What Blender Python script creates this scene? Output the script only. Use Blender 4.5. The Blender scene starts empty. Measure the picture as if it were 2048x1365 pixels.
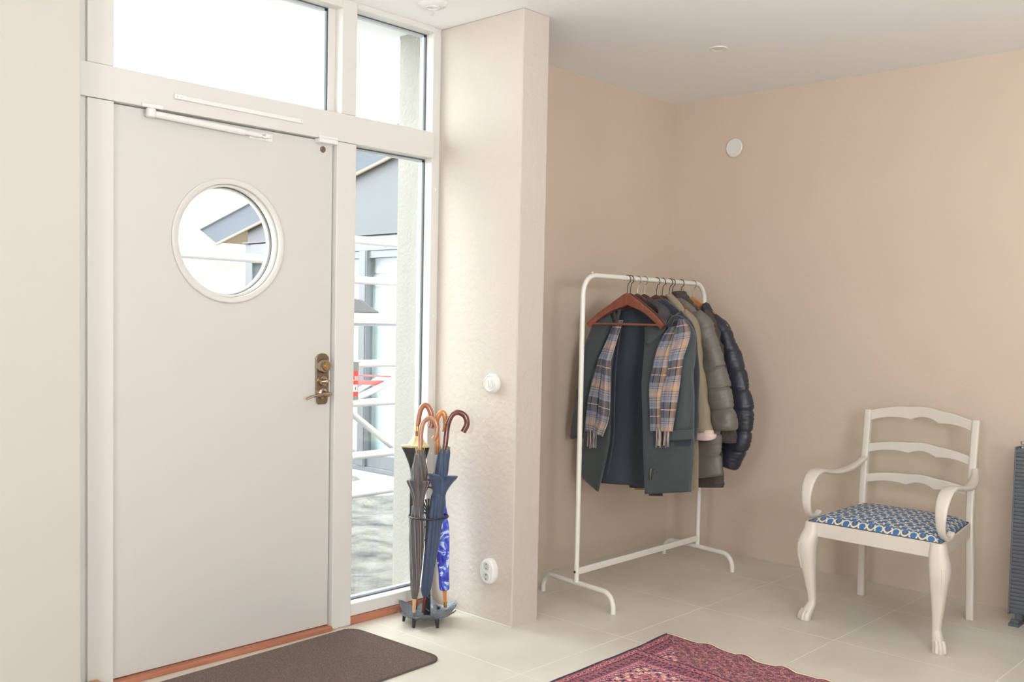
import bpy, bmesh, math, random
from mathutils import Vector, Matrix, noise
PI = math.pi
C = bpy.context.scene.collection
S = bpy.context.scene

# ------------------------------------------------------------------ camera, sky, light, exposure
cd = bpy.data.cameras.new('camera'); cam = bpy.data.objects.new('camera', cd); C.objects.link(cam)
AR = Vector((0.68052763, -0.73243294, 0.02059455)); AU = Vector((0.02017056, 0.04682257, 0.99869955)); AF = AR.cross(AU)
cam.matrix_world = Matrix(((AR.x, AU.x, AF.x, 0.0), (AR.y, AU.y, AF.y, -3.46091874), (AR.z, AU.z, AF.z, 1.35965982), (0, 0, 0, 1)))
cd.sensor_width = 36; cd.lens = 34.5966; cd.shift_x = -0.0143778; cd.shift_y = 0.024627; cd.clip_start = 0.05
S.camera = cam
w = bpy.data.worlds.new('sky'); S.world = w; w.use_nodes = True
nt = w.node_tree; bg = nt.nodes['Background']
bg.inputs['Color'].default_value = (0.93, 0.965, 1.0, 1); bg.inputs['Strength'].default_value = 9.5
S.view_settings.view_transform = 'Standard'; S.view_settings.look = 'None'
S.view_settings.exposure = 0.0; S.view_settings.gamma = 1.0; S.view_settings.use_curve_mapping = False

def area(name, loc, target, sx, sy, power, col):
    l = bpy.data.lights.new(name, 'AREA'); l.shape = 'RECTANGLE'; l.size = sx; l.size_y = sy; l.energy = power; l.color = col
    o = bpy.data.objects.new(name, l); C.objects.link(o); o.location = loc
    o.rotation_euler = (Vector(target) - Vector(loc)).to_track_quat('-Z', 'Y').to_euler(); return o
area('window_daylight', (-0.85, -6.35, 1.5), (-0.85, 0, 1.5), 0.9, 1.2, 92, (0.96, 0.98, 1.0))
area('side_daylight', (-2.35, -3.3, 1.5), (5, -3.3, 1.5), 0.8, 0.9, 40, (0.96, 0.98, 1.0))
area('bounce_lamp', (1.6, -3.6, 1.7), (2.0, -3.1, 2.7), 0.7, 0.7, 62, (0.90, 0.955, 1.0))

# ------------------------------------------------------------------ materials
def lin(c):
    return tuple(((v / 255) / 12.92 if v / 255 <= 0.04045 else ((v / 255 + 0.055) / 1.055) ** 2.4) for v in c) + (1,)
def mat(name, col, rough=0.6, metal=0.0, bump=0.0, bscale=60.0, var=0.0, vscale=6.0, coat=0.0, sheen=0.0, col2=None, stretch=None, detail=4, spec=None, dist=0.01):
    m = bpy.data.materials.new(name); m.use_nodes = True; t = m.node_tree; b = t.nodes['Principled BSDF']
    c = lin(col); b.inputs['Base Color'].default_value = c; b.inputs['Roughness'].default_value = rough; b.inputs['Metallic'].default_value = metal
    if coat: b.inputs['Coat Weight'].default_value = coat
    if sheen: b.inputs['Sheen Weight'].default_value = sheen; b.inputs['Sheen Roughness'].default_value = 0.5
    if spec is not None: b.inputs['Specular IOR Level'].default_value = spec
    tc = t.nodes.new('ShaderNodeTexCoord'); mp = t.nodes.new('ShaderNodeMapping'); t.links.new(tc.outputs['Object'], mp.inputs['Vector'])
    if stretch: mp.inputs['Scale'].default_value = stretch
    if var or col2:
        n = t.nodes.new('ShaderNodeTexNoise'); n.inputs['Scale'].default_value = vscale; n.inputs['Detail'].default_value = detail
        t.links.new(mp.outputs['Vector'], n.inputs['Vector'])
        r = t.nodes.new('ShaderNodeValToRGB'); e = r.color_ramp.elements
        e[0].position = 0.3; e[1].position = 0.7
        if col2: e[0].color = lin(col2); e[1].color = c
        else:
            e[0].color = tuple(v * (1 - var) for v in c[:3]) + (1,); e[1].color = tuple(min(1, v * (1 + var)) for v in c[:3]) + (1,)
        t.links.new(n.outputs['Fac'], r.inputs['Fac']); t.links.new(r.outputs['Color'], b.inputs['Base Color'])
    if bump:
        n2 = t.nodes.new('ShaderNodeTexNoise'); n2.inputs['Scale'].default_value = bscale; n2.inputs['Detail'].default_value = 5
        t.links.new(mp.outputs['Vector'], n2.inputs['Vector'])
        bn = t.nodes.new('ShaderNodeBump'); bn.inputs['Strength'].default_value = bump; bn.inputs['Distance'].default_value = dist
        t.links.new(n2.outputs['Fac'], bn.inputs['Height']); t.links.new(bn.outputs['Normal'], b.inputs['Normal'])
    return m
def vmat(name, rough=0.8, bump=0.0, bscale=300, sheen=0.0):
    m = mat(name, (128, 128, 128), rough, bump=bump, bscale=bscale, sheen=sheen, dist=0.003); t = m.node_tree
    a = t.nodes.new('ShaderNodeVertexColor'); a.layer_name = 'Col'
    t.links.new(a.outputs['Color'], t.nodes['Principled BSDF'].inputs['Base Color']); return m
def ramp(t, fac, stops, const=True):
    r = t.nodes.new('ShaderNodeValToRGB'); r.color_ramp.interpolation = 'CONSTANT' if const else 'LINEAR'
    while len(r.color_ramp.elements) > 1: r.color_ramp.elements.remove(r.color_ramp.elements[-1])
    r.color_ramp.elements[0].position = stops[0][0]; r.color_ramp.elements[0].color = lin(stops[0][1])
    for p, c in stops[1:]:
        e = r.color_ramp.elements.new(p); e.color = lin(c)
    t.links.new(fac, r.inputs['Fac']); return r.outputs['Color']
def mth(t, op, a, b=None):
    n = t.nodes.new('ShaderNodeMath'); n.operation = op
    for i, v in enumerate((a, b)):
        if v is None: continue
        if isinstance(v, (int, float)): n.inputs[i].default_value = v
        else: t.links.new(v, n.inputs[i])
    return n.outputs[0]

M = {}
M['wall'] = mat('painted_plaster', (202, 191, 180), 0.85, bump=0.7, bscale=34, var=0.015, vscale=2.5, dist=0.007)
M['wall_soft'] = mat('rolled_plaster', (212, 194, 176), 0.85, bump=0.25, bscale=40, var=0.015, vscale=2.5, dist=0.005)
M['wall_left'] = mat('smooth_painted_plaster', (202, 196, 188), 0.85, bump=0.12, bscale=30)
M['render'] = mat('exterior_render', (146, 141, 134), 0.9, bump=0.4, bscale=60)
M['ceil'] = mat('ceiling_paint', (244, 243, 241), 0.9, bump=0.05, bscale=80)
M['frame'] = mat('white_painted_wood', (216, 212, 205), 0.38, bump=0.03, bscale=90)
M['door'] = mat('door_paint', (208, 204, 197), 0.42, bump=0.02, bscale=120)
M['tile'] = mat('limestone_tile', (232, 225, 213), 0.36, bump=0.04, bscale=30, vscale=2.2, col2=(216, 206, 190), detail=10)
M['grout'] = mat('pale_grout', (240, 235, 226), 0.8)
M['thresh'] = mat('oiled_oak_threshold', (192, 128, 100), 0.5, col2=(168, 104, 80), vscale=14, stretch=(0.3, 3, 3), bump=0.1)
M['block'] = mat('pale_wood_end', (205, 160, 120), 0.6, col2=(188, 138, 100), vscale=30)
M['gasket'] = mat('black_rubber_gasket', (84, 86, 90), 0.5)
M['spacer'] = mat('aluminium_spacer', (205, 208, 212), 0.5, 0.1)
M['white_plastic'] = mat('white_plastic', (228, 226, 221), 0.3)
M['white_metal'] = mat('white_powder_coat', (233, 229, 219), 0.35)
M['nickel'] = mat('worn_nickel', (176, 160, 140), 0.16, 1.0)
M['nickel_dark'] = mat('brushed_nickel_plate', (150, 134, 114), 0.28, 0.9)
M['brass'] = mat('polished_brass', (214, 178, 98), 0.22, 0.95)
M['iron'] = mat('black_cast_iron', (50, 51, 54), 0.3, 0.4, bump=0.4, bscale=90, dist=0.003)
M['tray'] = mat('grey_cast_iron_tray', (104, 109, 116), 0.25, 0.35, bump=0.9, bscale=60, dist=0.006)
M['hangwood'] = mat('reddish_walnut', (150, 90, 70), 0.4, col2=(130, 74, 58), vscale=12, stretch=(1, 6, 1), coat=0.2)
M['hangwood_dark'] = mat('dark_walnut', (98, 66, 58), 0.35, col2=(84, 54, 48), vscale=12, stretch=(1, 6, 1), coat=0.2)
M['hangwood_light'] = mat('light_beech', (200, 144, 98), 0.4, col2=(184, 126, 82), vscale=12)
M['hook_black'] = mat('blackened_wire', (42, 38, 36), 0.35, 0.8)
M['hook_silver'] = mat('silver_wire', (150, 142, 132), 0.35, 0.8)
M['parka'] = mat('dark_green_cotton', (66, 74, 75), 0.8, bump=0.6, bscale=14, var=0.08, vscale=6, sheen=0.2)
M['lining'] = mat('slate_blue_lining', (56, 64, 73), 0.7, bump=0.7, bscale=9, var=0.06, vscale=8, sheen=0.1)
M['collar'] = mat('charcoal_corduroy', (72, 68, 70), 0.95, bump=0.6, bscale=180, dist=0.003)
M['duffle'] = mat('navy_wool', (50, 53, 62), 0.95, bump=0.4, bscale=150, dist=0.003, sheen=0.3)
M['beige'] = mat('beige_cotton', (152, 138, 114), 0.8, bump=0.3, bscale=20, var=0.05, vscale=5)
M['pink'] = mat('pink_lining', (226, 196, 186), 0.7, bump=0.2, bscale=60)
M['greypuff'] = mat('grey_taupe_nylon', (112, 107, 98), 0.48, bump=0.35, bscale=26, var=0.05)
M['fleece'] = mat('brown_sherpa', (84, 75, 70), 1.0, bump=1.0, bscale=170, var=0.15, vscale=90, dist=0.006)
M['navypuff'] = mat('navy_nylon', (46, 48, 58), 0.42, bump=0.35, bscale=26)
M['toggle'] = mat('cream_horn', (214, 200, 170), 0.4)
M['chair'] = mat('white_chair_lacquer', (218, 209, 197), 0.35, bump=0.05, bscale=60, var=0.02)
M['chair_worn'] = mat('yellowed_lacquer', (214, 196, 168), 0.38, col2=(222, 214, 203), vscale=20)
M['seat'] = vmat('woven_seat_fabric', 0.85, 0.15, 500)
M['rug'] = vmat('oriental_rug_wool', 0.95, 0.5, 350, 0.0)
M['matt'] = mat('brown_ribbed_mat', (150, 131, 121), 0.95, col2=(108, 92, 84), vscale=260, bump=1.0, bscale=260, dist=0.006, detail=2)
M['mat_edge'] = mat('dark_rubber_edge', (92, 84, 80), 0.7)
M['radiator'] = mat('anthracite_radiator', (98, 101, 108), 0.45, 0.1)
M['chrome'] = mat('chrome_valve', (200, 198, 194), 0.15, 1.0)
M['dark_hole'] = mat('dark_recess', (60, 58, 56), 0.6)
M['socket_grey'] = mat('socket_face', (205, 203, 198), 0.4)
M['w_orange'] = mat('honey_maple', (214, 140, 74), 0.22, col2=(196, 120, 58), vscale=9, stretch=(4, 4, 1), coat=0.6)
M['w_brown'] = mat('chestnut_wood', (172, 106, 72), 0.25, col2=(150, 86, 58), vscale=12, stretch=(4, 4, 1), coat=0.5)
M['w_tan'] = mat('tan_bent_wood', (186, 138, 108), 0.25, col2=(164, 112, 84), vscale=12, stretch=(4, 4, 1), coat=0.5)
M['w_mahog'] = mat('mahogany', (110, 50, 44), 0.2, col2=(84, 36, 34), vscale=12, stretch=(4, 4, 1), coat=0.7)
M['w_pale'] = mat('pale_wood_tip', (222, 180, 138), 0.3)
M['navycloth'] = mat('navy_umbrella_cloth', (56, 72, 100), 0.5, bump=0.2, bscale=30, var=0.12, vscale=10, sheen=0.3)
M['blackcloth'] = mat('black_umbrella_cloth', (46, 45, 48), 0.5, bump=0.2, bscale=30)
M['goldtrim'] = mat('cream_gold_trim', (222, 204, 150), 0.5)
M['stone'] = mat('rubble_stone', (196, 190, 176), 0.9, bump=0.6, bscale=9, var=0.2, vscale=4)
M['ground'] = mat('trampled_gravel', (124, 120, 113), 0.95, bump=1.0, bscale=14, vscale=5, col2=(62, 62, 61), detail=12, dist=0.05)
M['cladding'] = mat('grey_metal_cladding', (88, 89, 92), 0.6, 0.0, var=0.05, vscale=1.5)
M['fascia'] = mat('wet_dark_fascia', (88, 93, 99), 0.75, 0.0, bump=0.3, bscale=50, spec=0.1)
M['soffit'] = mat('raw_pine_soffit', (150, 136, 110), 0.7)
M['alu'] = mat('grey_aluminium_frame', (110, 112, 116), 0.4, 0.4)
M['scaf'] = mat('galvanised_tube', (170, 170, 170), 0.5, 0.1)
M['redbar'] = mat('faded_red_paint', (205, 90, 92), 0.5)
M['red'] = mat('red_tag', (190, 30, 28), 0.4)
M['tagwhite'] = mat('white_tag_print', (215, 215, 210), 0.4)
M['bagdark'] = mat('grey_tarpaulin', (80, 80, 84), 0.6)
M['deck'] = mat('weathered_deck_board', (150, 150, 150), 0.7, stretch=(4, 0.4, 1), var=0.12, vscale=8)
M['bark'] = mat('bare_branch', (150, 132, 112), 0.9)
M['glass_backing'] = mat('pale_backing_panel', (205, 205, 200), 0.8)  # for the backing added to brighten the neighbour's glass
def glass_mat(name, tint=(1, 1, 1), refl=0.06):
    m = bpy.data.materials.new(name); m.use_nodes = True; t = m.node_tree; t.nodes.remove(t.nodes['Principled BSDF'])
    tr = t.nodes.new('ShaderNodeBsdfTransparent'); tr.inputs['Color'].default_value = tint + (1,)
    g = t.nodes.new('ShaderNodeBsdfGlossy'); g.inputs['Roughness'].default_value = 0.02
    lw = t.nodes.new('ShaderNodeLayerWeight'); lw.inputs['Blend'].default_value = 0.5
    fc_ = mth(t, 'ADD', mth(t, 'MULTIPLY', mth(t, 'POWER', lw.outputs['Facing'], 5.0), 0.94), 0.03)
    mx = t.nodes.new('ShaderNodeMixShader'); t.links.new(fc_, mx.inputs['Fac'])
    t.links.new(tr.outputs[0], mx.inputs[1]); t.links.new(g.outputs[0], mx.inputs[2])
    t.links.new(mx.outputs[0], t.nodes['Material Output'].inputs['Surface']); return m
M['glass'] = glass_mat('clear_window_glass', (0.97, 0.985, 0.98))
M['glass_far'] = glass_mat('neighbour_glass', (0.9, 0.95, 0.96))

# plaid scarf: colour only, woven from two stripe ramps on the cloth's own UV (metres)
def plaid():
    m = mat('plaid_wool', (128, 128, 128), 0.9, bump=0.5, bscale=500, sheen=0.3, dist=0.002); t = m.node_tree; b = t.nodes['Principled BSDF']
    uv = t.nodes.new('ShaderNodeUVMap'); sp = t.nodes.new('ShaderNodeSeparateXYZ'); t.links.new(uv.outputs[0], sp.inputs[0])
    fv = mth(t, 'FRACT', mth(t, 'DIVIDE', sp.outputs[1], 0.205)); fu = mth(t, 'FRACT', mth(t, 'DIVIDE', sp.outputs[0], 0.105))
    NV, PE, BL, TA, RE, GR = (38, 38, 58), (236, 190, 160), (120, 130, 152), (214, 180, 140), (110, 52, 54), (150, 152, 158)
    st = [(0, NV), (.17, PE), (.19, NV), (.37, BL), (.45, RE), (.47, GR), (.50, NV), (.515, GR), (.57, (178, 154, 134)), (.63, (200, 156, 126)), (.69, (172, 152, 136)), (.74, NV), (.755, GR), (.80, RE), (.82, GR), (.86, NV), (.87, BL), (.96, GR)]
    su = [(0, BL), (.12, NV), (.16, GR), (.3, PE), (.33, GR), (.48, NV), (.52, TA), (.6, (236, 190, 150)), (.7, TA), (.78, BL), (.9, NV), (.96, BL)]
    a = ramp(t, fv, st); c = ramp(t, fu, su)
    mx = t.nodes.new('ShaderNodeMix'); mx.data_type = 'RGBA'; mx.inputs[0].default_value = 0.36
    t.links.new(a, mx.inputs[6]); t.links.new(c, mx.inputs[7]); t.links.new(mx.outputs[2], b.inputs['Base Color']); return m
M['plaid'] = plaid()
def striped():
    m = mat('striped_umbrella_cloth', (90, 88, 88), 0.55, sheen=0.2); t = m.node_tree; b = t.nodes['Principled BSDF']
    uv = t.nodes.new('ShaderNodeUVMap'); sp = t.nodes.new('ShaderNodeSeparateXYZ'); t.links.new(uv.outputs[0], sp.inputs[0])
    f = mth(t, 'FRACT', mth(t, 'ADD', mth(t, 'MULTIPLY', sp.outputs[0], 9.0), mth(t, 'MULTIPLY', sp.outputs[1], 3.0)))
    c = ramp(t, f, [(0, (92, 90, 92)), (.3, (122, 96, 78)), (.5, (66, 66, 70)), (.66, (138, 136, 136)), (.78, (76, 74, 78))])
    t.links.new(c, b.inputs['Base Color']); return m
M['striped'] = striped()
M['fringe'] = mat('twisted_scarf_fringe', (208, 190, 176), 0.9, col2=(48, 46, 66), vscale=60, stretch=(1, 6, 0.15), detail=1)
def floral():
    m = mat('blue_floral_cloth', (60, 80, 190), 0.5); t = m.node_tree; b = t.nodes['Principled BSDF']
    tc = t.nodes.new('ShaderNodeTexCoord'); n = t.nodes.new('ShaderNodeTexNoise'); n.inputs['Scale'].default_value = 17; n.inputs['Detail'].default_value = 1.5; n.inputs['Distortion'].default_value = 1.5
    t.links.new(tc.outputs['Object'], n.inputs['Vector'])
    c = ramp(t, n.outputs['Fac'], [(0, (52, 58, 170)), (.4, (66, 72, 196)), (.49, (86, 120, 220)), (.56, (214, 218, 240)), (.63, (70, 96, 208))])
    t.links.new(c, b.inputs['Base Color']); return m
M['floral'] = floral()

# ------------------------------------------------------------------ helpers
def wloc(o):
    v = Vector((0, 0, 0))
    while o: v += Vector(o.location); o = o.parent
    return v
def tag(o, label=None, cat=None, group=None, kind=None):
    if label: o['label'] = label
    if cat: o['category'] = cat
    if group: o['group'] = group
    if kind: o['kind'] = kind
    return o
def thing(name, loc, label=None, cat=None, group=None, kind=None):
    o = bpy.data.objects.new(name, None); C.objects.link(o); o.location = loc; o.empty_display_size = 0.05
    return tag(o, label, cat, group, kind)
def obj(name, bm, m, parent=None, smooth=True, bevel=0.0, seg=2, origin=None, angle=40, recalc=True):
    if recalc: bmesh.ops.recalc_face_normals(bm, faces=bm.faces)
    me = bpy.data.meshes.new(name); bm.to_mesh(me); bm.free()
    off = wloc(parent)
    if origin is not None: off = Vector(origin)
    me.transform(Matrix.Translation(-off))
    me.materials.append(M[m] if isinstance(m, str) else m)
    if smooth:
        me.shade_smooth()
        try: me.set_sharp_from_angle(angle=math.radians(angle))
        except Exception: pass
    o = bpy.data.objects.new(name, me); C.objects.link(o)
    if parent: o.parent = parent; o.location = off - wloc(parent)
    else: o.location = off
    if bevel:
        b = o.modifiers.new('bevel', 'BEVEL'); b.width = bevel; b.segments = seg; b.limit_method = 'ANGLE'; b.angle_limit = math.radians(50)
    return o
def B(): return bmesh.new()
def box(bm, x0, x1, y0, y1, z0, z1, Mx=None):
    vs = [bm.verts.new((x, y, z)) for x in (x0, x1) for y in (y0, y1) for z in (z0, z1)]
    for f in ((0, 1, 3, 2), (4, 6, 7, 5), (0, 4, 5, 1), (2, 3, 7, 6), (0, 2, 6, 4), (1, 5, 7, 3)): bm.faces.new([vs[i] for i in f])
    if Mx: bmesh.ops.transform(bm, matrix=Mx, verts=vs)
    return vs
def boxb(*a):
    bm = B(); box(bm, *a); return bm
def ringgrid(bm, rings, closed=True, cap=True, uvs=None):
    uvl = bm.loops.layers.uv.verify() if uvs else None
    V = [[bm.verts.new(p) for p in r] for r in rings]
    n = len(rings[0])
    for i in range(len(V) - 1):
        for j in range(n if closed else n - 1):
            k = (j + 1) % n
            f = bm.faces.new((V[i][j], V[i][k], V[i + 1][k], V[i + 1][j]))
            if uvl:
                q = [uvs(i, j), uvs(i, j + 1), uvs(i + 1, j + 1), uvs(i + 1, j)]
                for l, c in zip(f.loops, q): l[uvl].uv = c
    if cap and closed:
        bm.faces.new(list(reversed(V[0]))); bm.faces.new(V[-1])
    return V
def spline(pts, n):
    """Catmull-Rom through pts, n samples per span"""
    P = [Vector(p) for p in pts]; out = []
    if len(P) < 3: return P
    Q = [P[0] * 2 - P[1]] + P + [P[-1] * 2 - P[-2]]
    for i in range(1, len(Q) - 2):
        for k in range(n):
            t = k / n; a, b, c, d = Q[i - 1], Q[i], Q[i + 1], Q[i + 2]
            out.append(0.5 * ((2 * b) + (c - a) * t + (2 * a - 5 * b + 4 * c - d) * t * t + (3 * b - a - 3 * c + d) * t ** 3))
    out.append(P[-1]); return out
def tube(bm, pts, r, n=12, cap=True, up=None, power=2.0):
    """r: number, list, or list of (ra, rb); frames are transported along the path"""
    P = [Vector(p) for p in pts]; N = len(P)
    T = [((P[min(i + 1, N - 1)] - P[max(i - 1, 0)]).normalized()) for i in range(N)]
    u = Vector(up) if up else (Vector((0, 0, 1)) if abs(T[0].z) < 0.9 else Vector((1, 0, 0)))
    u = (u - T[0] * u.dot(T[0])).normalized(); rings = []
    for i in range(N):
        u = (u - T[i] * u.dot(T[i])).normalized(); v = T[i].cross(u)
        rr = r[min(i, len(r) - 1)] if isinstance(r, list) else r
        ra, rb = rr if isinstance(rr, (list, tuple)) else (rr, rr)
        ring = []
        for k in range(n):
            a = 2 * PI * (k + 0.5) / n; c, s = math.cos(a), math.sin(a); e = 2.0 / power
            ring.append(P[i] + u * (ra * math.copysign(abs(c) ** e, c)) + v * (rb * math.copysign(abs(s) ** e, s)))
        rings.append(ring)
    ringgrid(bm, rings, True, cap); return bm
def lathe(bm, prof, n=24, Mx=None, wave=None):
    rings = [[Vector((max(r, 1e-5) * math.cos(2 * PI * k / n), max(r, 1e-5) * math.sin(2 * PI * k / n), z)) for k in range(n)] for r, z in prof]
    if Mx: rings = [[Mx @ p for p in r] for r in rings]
    ringgrid(bm, rings); return bm
def disc_to(x, y, z, axis):
    """matrix taking local +Z to axis at x,y,z"""
    return Matrix.Translation((x, y, z)) @ Vector(axis).to_track_quat('Z', 'Y').to_matrix().to_4x4()
def arc(c, r, a0, a1, n, ax, ay):
    c = Vector(c); ax = Vector(ax); ay = Vector(ay)
    return [c + ax * r * math.cos(a0 + (a1 - a0) * i / n) + ay * r * math.sin(a0 + (a1 - a0) * i / n) for i in range(n + 1)]
def prism(bm, poly, f0, f1):
    a = [bm.verts.new(f0(*p)) for p in poly]; b = [bm.verts.new(f1(*p)) for p in poly]
    bm.faces.new(a); bm.faces.new(list(reversed(b))); n = len(poly)
    for i in range(n): bm.faces.new((a[i], b[i], b[(i + 1) % n], a[(i + 1) % n]))
    return bm
def resample(L, n):
    P = [Vector((p[0], p[1], 0)) for p in L]; P = spline(P, 8)
    d = [0.0]
    for i in range(1, len(P)): d.append(d[-1] + (P[i] - P[i - 1]).length)
    out = []; j = 0
    for i in range(n):
        t = d[-1] * i / (n - 1)
        while j < len(d) - 2 and d[j + 1] < t: j += 1
        f = (t - d[j]) / max(d[j + 1] - d[j], 1e-9); out.append(P[j].lerp(P[j + 1], min(max(f, 0), 1)))
    return out, d[-1]
def nz(x, y, z, s): return noise.noise(Vector((x * s, y * s, z * s)))
def cloth_tube(name, L, R, x0, t, m, parent, n=40, k=26, wr=0.006, ws=9, quilt=0, qd=0.012, seed=0, xs=None, open_bottom=False, puff=1.0):
    """garment tube between two outlines given as (y, z) lists at depth x0; elliptical section of half thickness t"""
    a, la = resample(L, n); b, lb = resample(R, n); rings = []
    for i in range(n):
        s = i / (n - 1); c = (a[i] + b[i]) / 2; h = (b[i] - a[i]) / 2
        tt = t * (math.sin(min(s / 0.08, 1) * PI / 2) * 0.75 + 0.25)
        if s > 0.96: tt *= 1 - (s - 0.96) / 0.04 * 0.25
        xc = x0 + (xs(s) if xs else 0); ring = []
        q = 0.0
        if quilt: q = (1 - 1.6 / (1 + (math.sin(PI * s * quilt) / 0.16) ** 2)) * (0.25 + 0.75 * min(1, max(0, (s - 0.15) / 0.4)))
        for j in range(k):
            th = 2 * PI * j / k; cc, ss = math.cos(th), math.sin(th)
            y = c.x + h.x * cc; z = c.y + h.y * cc
            x = xc - tt * math.copysign(abs(ss) ** 0.8, ss)
            f = nz(y + seed, z, x + seed, ws) + 0.6 * nz(y * 2.2 + seed, z * 0.7, seed, ws)
            d = wr * f
            if quilt: d += qd * q + 0.35 * wr * nz(y * 3, z * 9, seed, 14)
            nx, ny = -ss / max(tt, 0.01), cc / max(abs(h.x), 0.01); ln = math.hypot(nx, ny)
            ring.append(Vector((x + d * nx / ln, y + math.copysign(1, h.x) * d * ny / ln, z + (0.3 * d if not quilt else 0))))
        rings.append(ring)
    bm = B(); ringgrid(bm, rings, True, True, lambda i, j: (j / k * 0.3, i / (n - 1) * la)); return obj(name, bm, m, parent, angle=70)
def cloth_sheet(name, L, R, xf, m, parent, n=40, k=16, wr=0.005, ws=9, thick=0.004, seed=0, folds=0, fd=0.006, warp=None):
    """cloth sheet between outlines; xf(s, t) gives depth"""
    a, la = resample(L, n); b, lb = resample(R, n); P = []
    for i in range(n):
        s = i / (n - 1); row = []
        for j in range(k):
            t = j / (k - 1); y = a[i].x + (b[i].x - a[i].x) * t; z = a[i].y + (b[i].y - a[i].y) * t
            x = xf(s, t) + wr * nz(y + seed, z * 0.6, seed, ws) + (fd * math.sin(t * folds * 2 * PI + 2 * s) * (0.3 + 0.7 * s) if folds else 0)
            row.append(Vector((x, y, z)))
        P.append(row)
    wdt = sum((b[i] - a[i]).length for i in range(n)) / n
    bm = B(); ringgrid(bm, P, False, False, lambda i, j: (j / (k - 1) * wdt, i / (n - 1) * la))
    o = obj(name, bm, m, parent, angle=70)
    sm = o.modifiers.new('thick', 'SOLIDIFY'); sm.thickness = thick; sm.offset = 0; return o
def copy_tree(o, parent=None):
    c = o.copy(); C.objects.link(c); c.parent = parent
    for ch in [x for x in list(C.objects) if x.parent == o]: copy_tree(ch, c)
    return c

# ------------------------------------------------------------------ room shell
H = 2.702; XC = 3.1146; XE = 3.2841; DC = -0.5133; YA = 0.0431; XR = 5.0904; XL = 1.412; XS = -2.5; YR = -6.5
def struct(name, bm, m, parent=None, **k):
    o = obj(name, bm, m, parent, **k); o['kind'] = 'structure'; return o
def wall_hole(bm, axis, p0, p1, a0, a1, z0, z1, holes):
    """slab between p0..p1 on the given axis with rectangular holes (a, a, z, z)"""
    cuts = sorted({a0, a1, *[h[0] for h in holes], *[h[1] for h in holes]})
    for u0, u1 in zip(cuts, cuts[1:]):
        hs = [h for h in holes if h[0] <= u0 and h[1] >= u1]
        spans = [(z0, hs[0][2]), (hs[0][3], z1)] if hs else [(z0, z1)]
        for q0, q1 in spans:
            if q1 - q0 < 1e-4: continue
            if axis == 'y': box(bm, u0, u1, p0, p1, q0, q1)
            else: box(bm, p0, p1, u0, u1, q0, q1)
    return bm
fl = thing('floor', (1.3, -3.2, 0), kind='structure')
struct('floor_bed', boxb(XS - 0.2, XR + 0.2, YR - 0.2, 0.02, -0.12, -0.0006), 'grout', fl, smooth=False)
tx = [3.37 + 0.64 * k for k in range(-10, 5)]; ty = [-0.262 - 0.6665 * k for k in range(-2, 11)]
rt = random.Random(3)
for i in range(len(tx) - 1):
    for j in range(len(ty) - 1):
        x0, x1, y0, y1 = max(tx[i] + 0.0025, XS), min(tx[i + 1] - 0.0025, XR), max(ty[j + 1] + 0.0025, YR), min(ty[j] - 0.0025, -0.002 if tx[i] < XC - 0.4 else YA)
        if x1 - x0 < 0.02 or y1 - y0 < 0.02: continue
        struct('tile', boxb(x0, x1, y0, y1, -0.01, 0.0 - rt.random() * 0.0003), 'tile', fl, smooth=False)
struct('ceiling', boxb(XS - 0.2, XR + 0.2, YR - 0.2, 0.3, H, H + 0.2), 'ceil', smooth=False)
struct('wall_left', boxb(XS, XL, -0.1, 0.25, -0.1, H), 'wall_left', smooth=False, bevel=0.006)
struct('wall_column', boxb(XC, XE, DC, 0.25, -0.1, H), 'wall', smooth=False, bevel=0.007, seg=3)
struct('wall_alcove', boxb(XE, XR, YA, 0.25, -0.1, H), 'wall_soft', smooth=False)
struct('wall_right', boxb(XR, XR + 0.2, YR - 0.2, 0.25, -0.1, H), 'wall_soft', smooth=False)
rear = B(); wall_hole(rear, 'y', YR - 0.2, YR, XS, XR, -0.1, H, [(-1.35, -0.35, 0.8, 2.1)])
struct('wall_rear', rear, 'wall_left', smooth=False)
side = B(); wall_hole(side, 'x', XS - 0.2, XS, YR - 0.2, 0.25, -0.1, H, [(-3.8, -2.8, 0.9, 1.9)])
struct('wall_side', side, 'wall_left', smooth=False)
def plain_window(name, axis, p, a0, a1, z0, z1):
    e = thing(name, (p, (a0 + a1) / 2, z0) if axis == 'x' else ((a0 + a1) / 2, p, z0), kind='structure')
    def bb(u0, u1, q0, q1, t0=-0.03, t1=0.03):
        return boxb(p + t0, p + t1, u0, u1, q0, q1) if axis == 'x' else boxb(u0, u1, p + t0, p + t1, q0, q1)
    m = (a0 + a1) / 2
    for a in (a0, m - 0.03, a1 - 0.06): struct('stile', bb(a, a + 0.06, z0, z1), 'frame', e, smooth=False)
    for z in (z0, z1 - 0.06): struct('rail', bb(a0, a1, z, z + 0.06), 'frame', e, smooth=False)
    struct('pane', bb(a0 + 0.05, a1 - 0.05, z0 + 0.05, z1 - 0.05, -0.004, 0.004), 'glass', e, smooth=False)
plain_window('window_4', 'y', YR - 0.12, -1.35, -0.35, 0.8, 2.1)
plain_window('window_5', 'x', XS - 0.12, -3.8, -2.8, 0.9, 1.9)
struct('baseboard_column', boxb(XC - 0.006, XC, DC, -0.005, 0, 0.006), 'white_plastic', smooth=False, bevel=0.002)

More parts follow.
